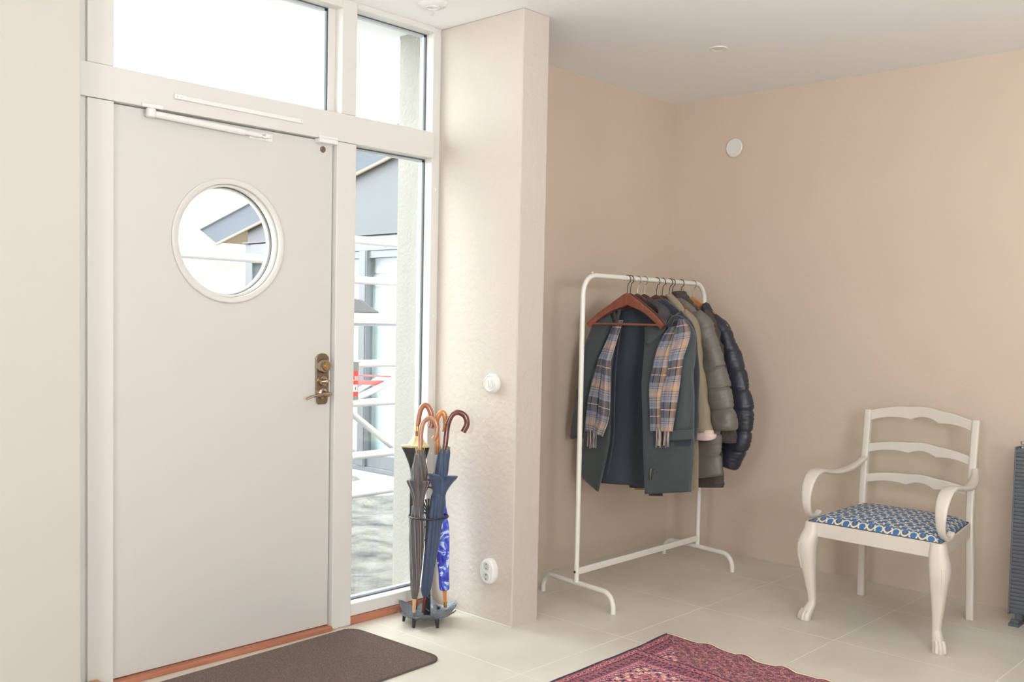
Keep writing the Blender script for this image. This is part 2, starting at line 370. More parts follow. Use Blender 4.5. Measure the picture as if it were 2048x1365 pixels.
# ------------------------------------------------------------------ entrance frame, door and side lights
ZB, ZD = 2.2215, 2.1
struct('trim_1', boxb(1.40, 1.4755, 0.016, 0.10, 0.0, H), 'frame', smooth=False, bevel=0.002)            # outer frame, left
struct('trim_2', boxb(1.4745, 1.568, 0.0, 0.10, 0.018, ZD), 'frame', smooth=False, bevel=0.003)          # hinge stile
struct('trim_3', boxb(1.4745, 1.568, 0.0, 0.10, ZB, H), 'frame', smooth=False, bevel=0.003)
struct('trim_4', boxb(1.43, 3.066, -0.004, 0.10, ZD + 0.0015, ZB - 0.001), 'frame', smooth=False, bevel=0.003)    # transom beam
struct('trim_5', boxb(2.522, 2.6232, -0.004, 0.12, 0.004, ZD), 'frame', smooth=False, bevel=0.004)       # post
struct('trim_6', boxb(2.545, 2.6232, 0.0, 0.10, ZB, H), 'frame', smooth=False, bevel=0.003)
struct('trim_7', boxb(2.512, 2.547, 0.052, 0.11, ZB - 0.01, H - 0.01), 'frame', smooth=False)
struct('trim_8', boxb(3.066, XC, 0.010, 0.088, 0.0, H), 'frame', smooth=False, bevel=0.003)               # outer frame, right
struct('trim_9', boxb(1.568, 2.545, 0.0, 0.10, 2.664, H), 'frame', smooth=False, bevel=0.002)
struct('trim_10', boxb(2.6232, 3.066, 0.0, 0.10, 2.676, H), 'frame', smooth=False, bevel=0.002)
struct('trim_11', boxb(2.6232, 3.066, 0.006, 0.10, 0.037, 0.092), 'frame', smooth=False, bevel=0.004)    # sill rail of the side light
struct('trim_12', boxb(1.568, 2.522, -0.012, 0.10, 0.0, 0.020), 'thresh', smooth=False, bevel=0.004)     # oak threshold
struct('trim_13', boxb(2.6232, 3.10, 0.0, 0.10, 0.0, 0.036), 'thresh', smooth=False, bevel=0.003)
struct('trim_14', boxb(1.455, 1.51, -0.055, 0.0, 0.0, 0.048), 'block', smooth=False, bevel=0.006)

def pane_window(name, x0, x1, z0, z1, yg=0.062, reveal=0.012):
    e = thing(name, ((x0 + x1) / 2, yg, z0), kind='structure')
    # glazing beads around the pane on the outer side, black gasket line, aluminium spacer between the two sheets
    g = 0.0035
    gk = B()
    for bx in ((x0, x1, z0, z0 + g), (x0, x1, z1 - g, z1), (x0, x0 + g, z0, z1), (x1 - g, x1, z0, z1)): box(gk, bx[0], bx[1], yg - 0.004, yg, bx[2], bx[3])
    struct('gasket', gk, 'gasket', e, smooth=False)
    sp = B(); s = 0.012
    for bx in ((x0, x1, z0, z0 + s), (x0, x1, z1 - s, z1), (x0, x0 + s, z0, z1), (x1 - s, x1, z0, z1)): box(sp, bx[0], bx[1], yg + 0.004, yg + 0.018, bx[2], bx[3])
    struct('spacer', sp, 'spacer', e, smooth=False)
    struct('pane', boxb(x0, x1, yg, yg + 0.003, z0, z1), 'glass', e, smooth=False)
    struct('pane', boxb(x0, x1, yg + 0.019, yg + 0.022, z0, z1), 'glass', e, smooth=False)
    bd = B(); b = 0.010
    for bx in ((x0, x1, z0, z0 + b), (x0, x1, z1 - b, z1), (x0, x0 + b, z0 + b, z1 - b), (x1 - b, x1, z0 + b, z1 - b)): box(bd, bx[0], bx[1], yg + 0.0225, yg + 0.030, bx[2], bx[3])
    struct('outer_bead', bd, 'frame', e, smooth=False)
    return e
pane_window('window_1', 1.568, 2.512, ZB, 2.664)
pane_window('window_2', 2.6232, 3.066, ZB, 2.676)
pane_window('window_3', 2.6232, 3.066, 0.092, ZD)
for k, z in enumerate((1.96, 1.37, 0.72)): struct('screw_cap', lathe(B(), [(0, 0), (0.006, 0), (0.006, 0.002), (0.0, 0.003)], 12, disc_to(3.090, 0.010, z, (0, -1, 0))), 'white_plastic', [o for o in C.objects if o.name == 'window_3'][0])

dr = thing('door_1', (2.04, 0.05, 0.02), kind='structure')
cx, cz, RH = 2.034, 1.645, 0.219
def leaf():
    bm = B(); x0, x1, z0, z1, ya, yb = 1.566, 2.5165, 0.024, ZD - 0.004, 0.022, 0.085
    angs = sorted([2 * PI * k / 96 for k in range(96)] + [math.atan2(z - cz, x - cx) % (2 * PI) for x in (x0, x1) for z in (z0, z1)])
    inner, outer = [], []
    for a in angs:
        c, s = math.cos(a), math.sin(a); ts = []
        if abs(c) > 1e-9: ts.append(((x1 if c > 0 else x0) - cx) / c)
        if abs(s) > 1e-9: ts.append(((z1 if s > 0 else z0) - cz) / s)
        t = min(ts); inner.append((cx + RH * c, cz + RH * s)); outer.append((cx + t * c, cz + t * s))
    loops = [[bm.verts.new((x, y, z)) for x, z in L] for L, y in ((inner, ya), (outer, ya), (outer, yb), (inner, yb))]; n = len(angs)
    for i in range(4):
        a, b = loops[i], loops[(i + 1) % 4]
        for k in range(n): bm.faces.new((a[k], a[(k + 1) % n], b[(k + 1) % n], b[k]))
    return bm
struct('leaf', leaf(), 'door', dr, angle=30)
ringp = [(RH + 0.001, 0.0), (RH + 0.001, 0.010), (RH + 0.004, 0.0125), (RH + 0.019, 0.0125), (RH + 0.023, 0.009), (RH + 0.023, 0.0)]
def torus_prof(prof, n, Mx):
    rings = [[Mx @ Vector((r * math.cos(2 * PI * k / n), r * math.sin(2 * PI * k / n), z)) for r, z in prof] for k in range(n + 1)]
    bm = B(); V = [[bm.verts.new(p) for p in r] for r in rings[:-1]]; m = len(prof)
    for i in range(n):
        for j in range(m): bm.faces.new((V[i][j], V[i][(j + 1) % m], V[(i + 1) % n][(j + 1) % m], V[(i + 1) % n][j]))
    return bm
struct('porthole_ring', torus_prof(ringp, 96, disc_to(cx, 0.0215, cz, (0, -1, 0))), 'frame', dr, angle=40)
struct('porthole_lining', torus_prof([(RH - 0.001, -0.006), (RH - 0.001, 0.034), (RH - 0.010, 0.034), (RH - 0.006, -0.006)], 96, disc_to(cx, 0.060, cz, (0, -1, 0))), 'frame', dr, angle=40)
struct('gasket', torus_prof([(RH - 0.0065, 0.0), (RH - 0.0065, 0.004), (RH - 0.010, 0.004), (RH - 0.010, 0.0)], 96, disc_to(cx, 0.062, cz, (0, -1, 0))), 'gasket', dr)
struct('pane', lathe(B(), [(0, 0), (RH - 0.003, 0), (RH - 0.003, 0.003), (0, 0.003)], 96, disc_to(cx, 0.067, cz, (0, -1, 0))), 'glass', dr, angle=30)
struct('outer_bead', torus_prof([(RH - 0.001, 0.0), (RH - 0.001, 0.02), (RH - 0.014, 0.02), (RH - 0.014, 0.0)], 96, disc_to(cx, 0.088, cz, (0, -1, 0))), 'frame', dr, angle=30)
# escutcheon plate with cylinder, thumb turn and lever
px_, ya = 2.4725, 0.0215
pl = []
for a in range(0, 9): pl.append((px_ + 0.033 * math.cos(PI * a / 8), 1.178 + 0.024 * math.sin(PI * a / 8)))
pl += [(px_ - 0.033, 1.04), (px_ - 0.027, 0.992), (px_ - 0.018, 0.984), (px_ + 0.018, 0.984), (px_ + 0.027, 0.992), (px_ + 0.033, 1.04)]
lp = struct('lock_plate', prism(B(), pl, lambda x, z: (x, ya, z), lambda x, z: (x, ya - 0.007, z)), 'nickel_dark', dr, smooth=False, bevel=0.002)
struct('lock_cylinder', lathe(B(), [(0, 0), (0.031, 0), (0.031, 0.012), (0.027, 0.022), (0.019, 0.024), (0.018, 0.030), (0, 0.030)], 32, disc_to(px_, ya - 0.006, 1.148, (0, -1, 0))), 'nickel', lp)
struct('keyway', lathe(B(), [(0, 0), (0.0095, 0), (0.009, 0.003), (0, 0.003)], 24, disc_to(px_, ya - 0.0355, 1.148, (0, -1, 0))), 'brass', lp)
tt = B(); lathe(tt, [(0, 0), (0.022, 0), (0.021, 0.010), (0.012, 0.013), (0, 0.013)], 28, disc_to(px_, ya - 0.006, 1.084, (0, -1, 0)))
tube(tt, [(px_ - 0.018, ya - 0.024, 1.082), (px_, ya - 0.030, 1.084), (px_ + 0.018, ya - 0.024, 1.086)], [(0.006, 0.008), (0.009, 0.012), (0.006, 0.008)], 12)
struct('thumb_turn', tt, 'nickel', lp)
lv = B(); lathe(lv, [(0, 0), (0.024, 0), (0.023, 0.008), (0.014, 0.012), (0.011, 0.045), (0, 0.045)], 28, disc_to(px_, ya - 0.006, 1.030, (0, -1, 0)))
tube(lv, spline([(px_ + 0.012, ya - 0.048, 1.030), (px_ - 0.01, ya - 0.056, 1.031), (px_ - 0.05, ya - 0.062, 1.030), (px_ - 0.085, ya - 0.056, 1.024), (px_ - 0.108, ya - 0.050, 1.014)], 6),
     [(0.008 - 0.0001 * i, 0.010 + 0.0 * i) for i in range(25)], 14)
struct('lever_handle', lv, 'nickel', lp)
# small round lock face at the top of the leaf
sl = struct('security_bolt', lathe(B(), [(0, 0), (0.0135, 0), (0.013, 0.003), (0.010, 0.004), (0, 0.004)], 28, disc_to(2.466, ya, 2.060, (0, -1, 0))), 'nickel_dark', dr)
struct('bolt_slot', boxb(2.458, 2.474, ya - 0.0055, ya - 0.003, 2.058, 2.0625), 'gasket', sl, smooth=False)

# door closer on the leaf, guide strip on the beam, alarm contact
dc = thing('door_closer', (1.95, 0.0, 2.08), 'slim white door closer arm running along the top edge of the entrance door', 'door closer')
obj('mounting_bracket', boxb(1.664, 1.745, -0.016, -0.0045, 2.098, 2.113), 'white_plastic', dc, smooth=False, bevel=0.003)
hb = B(); lathe(hb, [(0, 0), (0.017, 0), (0.018, 0.004), (0.018, 0.026), (0.014, 0.032), (0, 0.032)], 24, Matrix.Translation((1.700, -0.006, 2.066)))
box(hb, 1.690, 1.735, -0.016, 0.021, 2.072, 2.086)
obj('pivot_housing', hb, 'white_plastic', dc, bevel=0.002)
obj('cylinder', tube(B(), [(1.705, -0.006, 2.079), (1.73, -0.006, 2.079), (2.08, -0.006, 2.070)], [0.012, 0.0125, 0.0125], 20), 'white_plastic', dc)
rd = B(); tube(rd, [(2.08, -0.006, 2.070), (2.15, -0.006, 2.068)], 0.009, 16); tube(rd, [(2.150, -0.006, 2.069), (2.172, -0.010, 2.062), (2.185, -0.008, 2.072)], 0.004, 10)
obj('piston_rod', rd, 'white_plastic', dc)
ep = obj('end_plate', boxb(2.115, 2.222, 0.0185, 0.0215, 2.055, 2.086), 'white_plastic', dc, smooth=False, bevel=0.002)
for xx in (2.128, 2.212): obj('screw', lathe(B(), [(0, 0), (0.0035, 0), (0, 0.0015)], 10, disc_to(xx, 0.0184, 2.070, (0, -1, 0))), 'spacer', ep)
obj('stay', boxb(2.172, 2.192, -0.014, 0.0185, 2.062, 2.078), 'white_plastic', dc, smooth=False, bevel=0.002)
gs = thing('guide_strip', (2.06, -0.004, 2.15), 'thin white strip screwed along the beam above the entrance door', 'door fitting')
obj('strip_body', tube(B(), [(1.800, -0.009, 2.156), (2.335, -0.009, 2.153)], (0.009, 0.0055), 16, power=4), 'white_plastic', gs)
obj('end_cap', boxb(1.787, 1.835, -0.016, -0.0042, 2.147, 2.166), 'white_plastic', gs, smooth=False, bevel=0.003)
obj('end_cap', boxb(2.315, 2.345, -0.015, -0.0042, 2.144, 2.163), 'white_plastic', gs, smooth=False, bevel=0.003)
for xx in (1.797, 1.812, 2.335): obj('screw', lathe(B(), [(0, 0), (0.003, 0), (0, 0.0015)], 10, disc_to(xx, -0.0160 if xx < 2 else -0.015, 2.155, (0, -1, 0))), 'spacer', gs)
ac = thing('alarm_contact', (2.47, -0.004, 2.1), 'small white rectangular contact at the upper lock-side corner of the door', 'door fitting')
obj('contact_body', boxb(2.424, 2.517, -0.018, 0.020, 2.082, 2.100), 'white_plastic', ac, smooth=False, bevel=0.003)
obj('contact_base', boxb(2.424, 2.517, -0.014, -0.0042, 2.1005, 2.112), 'white_plastic', ac, smooth=False, bevel=0.002)

# ------------------------------------------------------------------ small fittings
sw = thing('light_switch', (XC, -0.373, 1.076), 'round white double light switch on the pillar side at hand height', 'light switch')
Mx = disc_to(XC, -0.373, 1.076, (-1, 0, 0))
obj('surround', lathe(B(), [(0, 0), (0.043, 0), (0.0435, 0.014), (0.040, 0.022), (0.034, 0.026), (0.030, 0.022), (0.0, 0.021)], 48, Mx), 'white_plastic', sw)
obj('face', lathe(B(), [(0, 0.0215), (0.0265, 0.0215), (0.026, 0.025), (0, 0.026)], 40, Mx), 'white_plastic', sw)
for dy in (-0.008, 0.008): obj('rocker', tube(B(), [(XC - 0.026, -0.373 + dy, 1.060), (XC - 0.030, -0.373 + dy, 1.076), (XC - 0.032, -0.373 + dy, 1.092)], [(0.004, 0.006), (0.004, 0.007), (0.004, 0.006)], 12, power=4, up=(1, 0, 0)), 'white_plastic', sw)
so = thing('wall_socket', (XC, -0.379, 0.231), 'white oval double wall socket low on the pillar side', 'wall socket')
oval = [(0.045 * math.copysign(abs(math.cos(2 * PI * k / 40)) ** 0.9, math.cos(2 * PI * k / 40)), (0.031 if abs(math.sin(2 * PI * k / 40)) > 2 else 0.057) * math.sin(2 * PI * k / 40)) for k in range(40)]
sb = B(); ringgrid(sb, [[Vector((XC - d, -0.379 + y * s, 0.231 + z * s)) for y, z in oval] for d, s in ((0.0, 1), (0.02, 1), (0.028, 0.93), (0.030, 0.86))])
obj('surround', sb, 'white_plastic', so)
for dz in (0.0235, -0.0235):
    f = obj('socket_insert', torus_prof([(0.0225, 0), (0.0225, 0.003), (0.0185, 0.003), (0.018, 0)], 32, disc_to(XC - 0.0295, -0.379, 0.231 + dz, (-1, 0, 0))), 'white_plastic', so)
    obj('socket_well', lathe(B(), [(0, 0), (0.0185, 0), (0.0185, 0.001), (0, 0.001)], 28, disc_to(XC - 0.0300, -0.379, 0.231 + dz, (-1, 0, 0))), 'socket_grey', f)
    for q in (-1, 1): obj('pin_hole', lathe(B(), [(0, 0), (0.003, 0), (0.003, 0.0006), (0, 0.0006)], 10, disc_to(XC - 0.0312, -0.379 + q * 0.0, 0.231 + dz + q * 0.0095, (-1, 0, 0))), 'dark_hole', f)
va = thing('round_wall_cover', (XR, -0.373, 2.396), 'flat white round disc high on the right wall near the corner', 'wall cover')
obj('disc', lathe(B(), [(0, 0.010), (0.0, 0.016), (0.050, 0.016), (0.0545, 0.012), (0.0545, 0.010)], 56, disc_to(XR, -0.373, 2.396, (-1, 0, 0))), 'white_plastic', va)
obj('collar', lathe(B(), [(0.0, 0), (0.047, 0), (0.047, 0.0105), (0, 0.0105)], 40, disc_to(XR, -0.373, 2.396, (-1, 0, 0))), 'white_plastic', va)
sp = thing('ceiling_spotlight', (4.177, -0.817, H), 'small white recessed spotlight in the ceiling of the alcove', 'ceiling light')
Md = disc_to(4.177, -0.817, H, (0, 0, -1))
obj('trim_ring', torus_prof([(0.045, 0), (0.044, 0.004), (0.034, 0.005), (0.030, 0.001), (0.030, 0)], 48, Md), 'white_plastic', sp)
obj('lens', lathe(B(), [(0, 0), (0.0305, 0), (0.028, 0.003), (0, 0.006)], 32, Md), 'white_plastic', sp)
co = thing('ceiling_outlet', (2.824, -0.253, H), 'white round ceiling outlet with a small lamp hook above the side window', 'ceiling outlet')
Md = disc_to(2.824, -0.253, H, (0, 0, -1))
obj('base', lathe(B(), [(0, 0), (0.062, 0), (0.062, 0.008), (0.055, 0.016), (0.030, 0.020), (0, 0.020)], 48, Md), 'white_plastic', co)
obj('socket_face', torus_prof([(0.030, 0.020), (0.030, 0.025), (0.024, 0.025), (0.024, 0.020)], 32, Md), 'white_plastic', co)
obj('lamp_hook', tube(B(), [(2.824, -0.253, H - 0.020), (2.824, -0.253, H - 0.036)] + arc((2.824, -0.253, H - 0.045), 0.009, PI / 2, -PI, 12, (0.68, -0.73, 0), (0, 0, 1)), 0.0018, 8), 'spacer', co)

# radiator at the right edge of the picture
ra = thing('panel_radiator', (4.86, -2.4, 0.0), 'dark grey standing ribbed radiator at the far right edge beside the armchair', 'radiator')
xr0, xr1, yr0, yr1 = 4.86, 4.925, -3.10, -2.045
obj('radiator_body', boxb(xr0 + 0.004, xr1 - 0.004, yr0, yr1, 0.045, 0.815), 'radiator', ra, smooth=False, bevel=0.004)
for k in range(42):
    z = 0.06 + k * 0.018
    obj('fin', boxb(xr0 - 0.002, xr0 + 0.006, yr0 + 0.004, yr1 - 0.005, z, z + 0.012), 'radiator', ra, smooth=False)
obj('end_strip', boxb(xr0 - 0.004, xr1 + 0.002, yr1 - 0.005, yr1 + 0.003, 0.04, 0.822), 'radiator', ra, smooth=False, bevel=0.002)
vv = B(); lathe(vv, [(0, 0), (0.009, 0), (0.009, 0.012), (0.006, 0.014), (0.006, 0.022), (0.010, 0.024), (0.010, 0.036), (0, 0.038)], 20, Matrix.Translation((4.885, -2.068, 0.812)))
obj('bleed_valve', vv, 'chrome', ra)
for y in (-2.085, -3.0):
    ft = B(); box(ft, 4.80, 4.985, y - 0.022, y + 0.022, 0.0, 0.014); box(ft, 4.87, 4.91, y - 0.015, y + 0.015, 0.014, 0.06); box(ft, 4.815, 4.835, y - 0.018, y + 0.018, 0.014, 0.028)
    obj('foot', ft, 'radiator', ra, smooth=False, bevel=0.002)

# ------------------------------------------------------------------ clothes rack
rk = thing('clothes_rack', (4.19, -0.43, 0), 'white tubular metal clothes rack standing in the alcove corner', 'clothes rack')
ZT = 1.583
pA, pB = Vector((3.630, -0.451, 0)), Vector((4.752, -0.410, 0)); dR = (pB - pA).normalized()
rc = 0.095
top = [pA + Vector((0, 0, 0.10)), pA + Vector((0, 0, ZT - rc))]
top += arc(pA + dR * rc + Vector((0, 0, ZT - rc)), rc, PI, PI / 2, 10, dR, (0, 0, 1))[1:]
top += arc(pB - dR * rc + Vector((0, 0, ZT - rc)), rc, PI / 2, 0, 10, dR, (0, 0, 1))
top += [pB + Vector((0, 0, 0.10))]
obj('hanging_frame', tube(B(), top, 0.0125, 16, up=(0, 1, 0)), 'white_metal', rk)
def foot_tube(a, b, h=0.093, r=0.07):
    a, b = Vector(a), Vector(b); d = (b - a).normalized(); Z = Vector((0, 0, 1))
    p = [a, a + Z * (h - r)] + arc(a + d * r + Z * (h - r), r, PI, PI / 2, 10, d, Z)[1:] + arc(b - d * r + Z * (h - r), r, PI / 2, 0, 10, d, Z) + [b]
    return tube(B(), p, 0.0125, 16, up=d)
f1 = obj('foot', foot_tube((3.664, -0.207, 0.0), (3.612, -0.693, 0.0)), 'white_metal', rk)
f2 = obj('foot', foot_tube((4.785, -0.160, 0.0), (4.713, -0.662, 0.0)), 'white_metal', rk)
q0, q1 = pA + dR * 0.012 + Vector((0, 0, 0.150)), pB - dR * 0.012 + Vector((0, 0, 0.140))
cb = obj('cross_bar', tube(B(), [q0, q1], (0.0165, 0.007), 16, power=6, up=(0, 0, 1)), 'white_metal', rk)
obj('bolt', lathe(B(), [(0, 0), (0.007, 0), (0.006, 0.004), (0, 0.004)], 12, disc_to(pA.x - 0.0125, pA.y, 0.150, (-1, 0, 0))), 'nickel', cb)
obj('end_knob', lathe(B(), [(0, 0), (0.005, 0), (0.0055, 0.004), (0, 0.008)], 12, Matrix.Translation((pA.x + 0.072, pA.y + 0.003, ZT + 0.0105))), 'white_metal', rk)
def bar_y(x): return pA.y + (x - pA.x) * dR.y / dR.x

# ------------------------------------------------------------------ hangers
def hanger_parts(root, x, wood, wire, bar=True, hw=0.232, hook_open=1):
    y = bar_y(x); zt = 1.507
    def sh(s, side):   # shoulder centre line
        return Vector((x - 0.020 * s ** 2, y + side * hw * s, zt - 0.034 - 0.122 * s ** 1.3 - 0.010 * s ** 6))
    bm = B(); pts = []; rad = []
    n = 16
    for i in range(-n, n + 1):
        s = abs(i) / n; sd = 1 if i < 0 else -1
        p = sh(s, sd); hgt = 0.031 - 0.012 * min(s / 0.45, 1) - 0.004 * s
        if s < 0.2: p.z += 0.006 * (1 - s / 0.2) ** 2
        pts.append(p); rad.append((hgt, 0.007))
    tube(bm, pts, rad, 14, power=3.2, up=(0, 0, 1))
    obj('shoulder_bar', bm, wood, root, angle=60)
    if bar:
        obj('trouser_bar', tube(B(), [(x - 0.018, y + hw * 0.90, 1.350), (x - 0.012, y, 1.350), (x - 0.018, y - hw * 0.90, 1.350)], 0.0058, 12), wood, root)
    r = 0.0205; c = Vector((x, y, ZT + 0.0125 + 0.0020 - r + 0.0))
    hk = [Vector((x, y, zt - 0.012)), Vector((x, y, zt + 0.018)), Vector((x, y - 0.004, c.z - r * 0.95))]
    hk = [Vector((x, y, zt - 0.012)), Vector((x, y, zt + 0.020)), Vector((x, y - 0.006, c.z - 0.019))] + arc(c, r, -0.35 * PI, 1.12 * PI, 22, (0, -1, 0), (0, 0, 1))
    obj('hook', tube(B(), hk, 0.0019, 8, up=(1, 0, 0)), wire, root)
def hanger(x, label, wood='hangwood', wire='hook_black', bar=True, group='clothes hangers on the rack'):
    t = thing('clothes_hanger', (x, bar_y(x), 1.507), label, 'hanger', group); hanger_parts(t, x, wood, wire, bar); return t
hanger(3.996, 'reddish wooden hanger hanging empty, frontmost on the rack')
h2 = hanger(4.024, 'dark-edged wooden hanger hanging empty directly behind the front hanger', 'hangwood_dark')
hanger(4.088, 'wooden hanger with silver hook inside the dark green parka', 'hangwood_dark', 'hook_silver', False)
hanger(4.150, 'wooden hanger with silver hook just behind the parka collar', 'hangwood_dark', 'hook_silver', False)
hanger(4.262, 'dark brown wooden hanger above the navy wool coat shoulder', 'hangwood_dark', 'hook_black', False)
hanger(4.318, 'dark wooden hanger carrying the beige coat', 'hangwood_dark', 'hook_black', False)
hanger(4.385, 'reddish brown wooden hanger carrying the grey quilted coat', 'hangwood', 'hook_black', False)
hanger(4.412, 'second black-hooked reddish brown hanger touching the one that carries the grey quilted coat', 'hangwood', 'hook_black', False)
hanger(4.500, 'dark wooden hanger inside the brown fleece coat', 'hangwood_dark', 'hook_black', False)
hanger(4.628, 'light beech hanger carrying the navy puffer jacket at the far end', 'hangwood_light', 'hook_silver', False)

# ------------------------------------------------------------------ coats: outlines are (y, z) in metres at depth x
pk = thing('parka', (4.05, -0.44, 1.45), 'open dark green parka with slate blue lining and plaid scarf, nearest the viewer', 'coat', 'coats on the rack')
LL, RR = [(-0.333, 1.461), (-0.255, 1.414), (-0.205, 1.318), (-0.178, 1.184), (-0.169, 0.943), (-0.177, 0.675), (-0.196, 0.5)], [(-0.48, 1.461), (-0.562, 1.421), (-0.629, 1.227), (-0.649, 0.977), (-0.666, 0.727), (-0.682, 0.519)]
cloth_sheet('back_lining', LL, RR, lambda s, t: 4.125 - 0.055 * (2 * t - 1) ** 4, 'lining', pk, 50, 40, 0.012, 7, 0.006, 1, folds=2.5, fd=0.008)
LL, RR = [(-0.306, 1.402), (-0.246, 1.214), (-0.187, 0.948), (-0.154, 0.68), (-0.145, 0.541)], [(-0.363, 1.459), (-0.355, 1.32), (-0.348, 1.115), (-0.358, 0.909), (-0.347, 0.727), (-0.316, 0.58), (-0.289, 0.477)]
cloth_sheet('front_panel', LL, RR, lambda s, t: 4.050 - 0.055 * min(s / 0.35, 1) + 0.03 * (1 - t) - 0.012 * s, 'parka', pk, 50, 16, 0.008, 8, 0.009, 2)
LL, RR = [(-0.515, 1.336), (-0.534, 1.224), (-0.558, 0.974), (-0.581, 0.725), (-0.597, 0.508)], [(-0.707, 1.377), (-0.789, 1.257), (-0.836, 1.042), (-0.849, 0.826), (-0.847, 0.549)]
cloth_sheet('front_panel', LL, RR, lambda s, t: 4.048 - 0.063 * min(s / 0.35, 1) + 0.03 * t - 0.012 * s, 'parka', pk, 50, 22, 0.008, 8, 0.009, 3)
LL, RR = [(-0.256, 1.418), (-0.178, 1.33), (-0.128, 1.17), (-0.086, 0.967), (-0.063, 0.804), (-0.058, 0.738)], [(-0.317, 1.372), (-0.256, 1.214), (-0.214, 1.028), (-0.179, 0.867), (-0.155, 0.753)]
cloth_tube('sleeve', RR, LL, 4.045, 0.045, 'parka', pk, wr=0.008, seed=4)
LL, RR = [(-0.657, 1.377), (-0.713, 1.181), (-0.708, 0.984), (-0.705, 0.82)], [(-0.736, 1.383), (-0.797, 1.282), (-0.83, 1.065), (-0.833, 0.895), (-0.815, 0.826)]
cloth_tube('sleeve', LL, RR, 4.020, 0.045, 'parka', pk, wr=0.008, seed=5, xs=lambda s: 0.085 * max(0, 1 - s / 0.45))
LL, RR = [(-0.73, 0.819), (-0.729, 0.779), (-0.732, 0.753)], [(-0.837, 0.829), (-0.844, 0.791), (-0.842, 0.769)]
cloth_tube('cuff', LL, RR, 4.020, 0.036, 'duffle', pk, n=12, seed=6)
LL, RR = [(-0.047, 0.753), (-0.051, 0.727)], [(-0.154, 0.763), (-0.155, 0.737)]
cloth_tube('cuff', RR, LL, 4.045, 0.036, 'duffle', pk, n=6, seed=7)
# collar: a thick roll from lapel to lapel behind the hangers
cp = [(4.045, (-0.336, 1.346)), (4.055, (-0.307, 1.418)), (4.09, (-0.34, 1.463)), (4.13, (-0.404, 1.478)), (4.11, (-0.507, 1.467)), (4.06, (-0.618, 1.421)), (4.04, (-0.618, 1.356))]
cpts = spline([(x, p[0], p[1]) for x, p in cp], 8)
obj('collar', tube(B(), cpts, [(0.034, 0.012)] * len(cpts), 14, power=2.6, up=(0, 0.3, 1)), 'collar', pk)
LL, RR = [(-0.543, 1.337), (-0.541, 1.304), (-0.548, 1.265)], [(-0.656, 1.376), (-0.646, 1.322), (-0.564, 1.25)]
cloth_sheet('lapel', LL, RR, lambda s, t: 4.034 - 0.012 * s - 0.006 * math.sin(PI * t), 'parka', pk, 14, 12, 0.004, 12, 0.008, 8)
LL, RR = [(-0.721, 0.837), (-0.722, 0.788)], [(-0.864, 0.855), (-0.863, 0.806)]
cloth_sheet('pocket_flap', LL, RR, lambda s, t: 3.966 + 0.022 * t - 0.006 * s, 'parka', pk, 10, 14, 0.002, 12, 0.008, 9)
sn = (-0.637, 0.621); sn2 = (-0.661, 0.631)
zp = obj('zip', tube(B(), [(3.964, sn[0], sn[1] + 0.02), (3.962, sn[0], sn[1]), (3.963, sn[0] + 0.004, sn[1] - 0.035)], [(0.004, 0.004), (0.006, 0.004), (0.004, 0.003)], 10), 'nickel_dark', pk)
obj('snap', lathe(B(), [(0, 0), (0.007, 0), (0.006, 0.004), (0, 0.005)], 14, disc_to(3.966, sn2[0], sn2[1], (-1, 0, 0))), 'nickel_dark', pk)
cl = [(-0.376, 1.371), (-0.376, 1.168), (-0.389, 0.965), (-0.389, 0.761), (-0.356, 0.577)]
obj('zip_edge', tube(B(), spline([(4.046 - 0.066 * min(i / 1.6, 1), y + 0.004, z) for i, (y, z) in enumerate(cl)], 6), (0.005, 0.003), 8), 'duffle', pk)

# scarf hanging from the collar over both front panels
sc = thing('plaid_scarf', (3.97, -0.44, 1.40), 'navy, grey and peach plaid wool scarf draped over the open parka', 'scarf')
def scarf_end(A1, A2, x, seed, xs=0.0):
    cloth_sheet('scarf_end', A1, A2, lambda s, t: x + 0.078 * max(0, 1 - s / 0.35) + xs * s + 0.004 * math.sin(3 * PI * t), 'plaid', sc, 60, 14, 0.004, 10, 0.005, seed)
scarf_end([(-0.329, 1.37), (-0.283, 1.164), (-0.229, 0.98), (-0.212, 0.849), (-0.211, 0.788)], [(-0.374, 1.371), (-0.354, 1.167), (-0.334, 0.987), (-0.332, 0.859), (-0.314, 0.785)], 3.966, 11)
scarf_end([(-0.35, 1.371), (-0.33, 1.166), (-0.309, 0.986), (-0.294, 0.856), (-0.266, 0.786)], [(-0.388, 1.371), (-0.375, 1.168), (-0.378, 0.965), (-0.372, 0.863), (-0.336, 0.772)], 3.953, 12)
scarf_end([(-0.67, 1.339), (-0.651, 1.297), (-0.638, 1.228), (-0.638, 1.155), (-0.617, 1.055), (-0.625, 0.908), (-0.63, 0.827)], [(-0.769, 1.353), (-0.761, 1.233), (-0.749, 1.087), (-0.717, 0.988), (-0.722, 0.835)], 3.957, 13)
scarf_end([(-0.732, 1.381), (-0.734, 1.232), (-0.731, 1.123), (-0.7, 1.012), (-0.703, 0.834)], [(-0.769, 1.377), (-0.826, 1.311), (-0.811, 1.139), (-0.793, 0.994), (-0.767, 0.838)], 3.944, 14)
ov = [(-0.655, 1.351), (-0.689, 1.386), (-0.736, 1.382), (-0.777, 1.353)]
obj('scarf_fold', tube(B(), spline([(4.05, ov[0][0], ov[0][1] - 0.01), (4.045, *ov[1]), (4.045, *ov[2]), (4.045, ov[3][0], ov[3][1] - 0.01)], 6), (0.012, 0.014), 12), 'duffle', sc)
rf = random.Random(8)
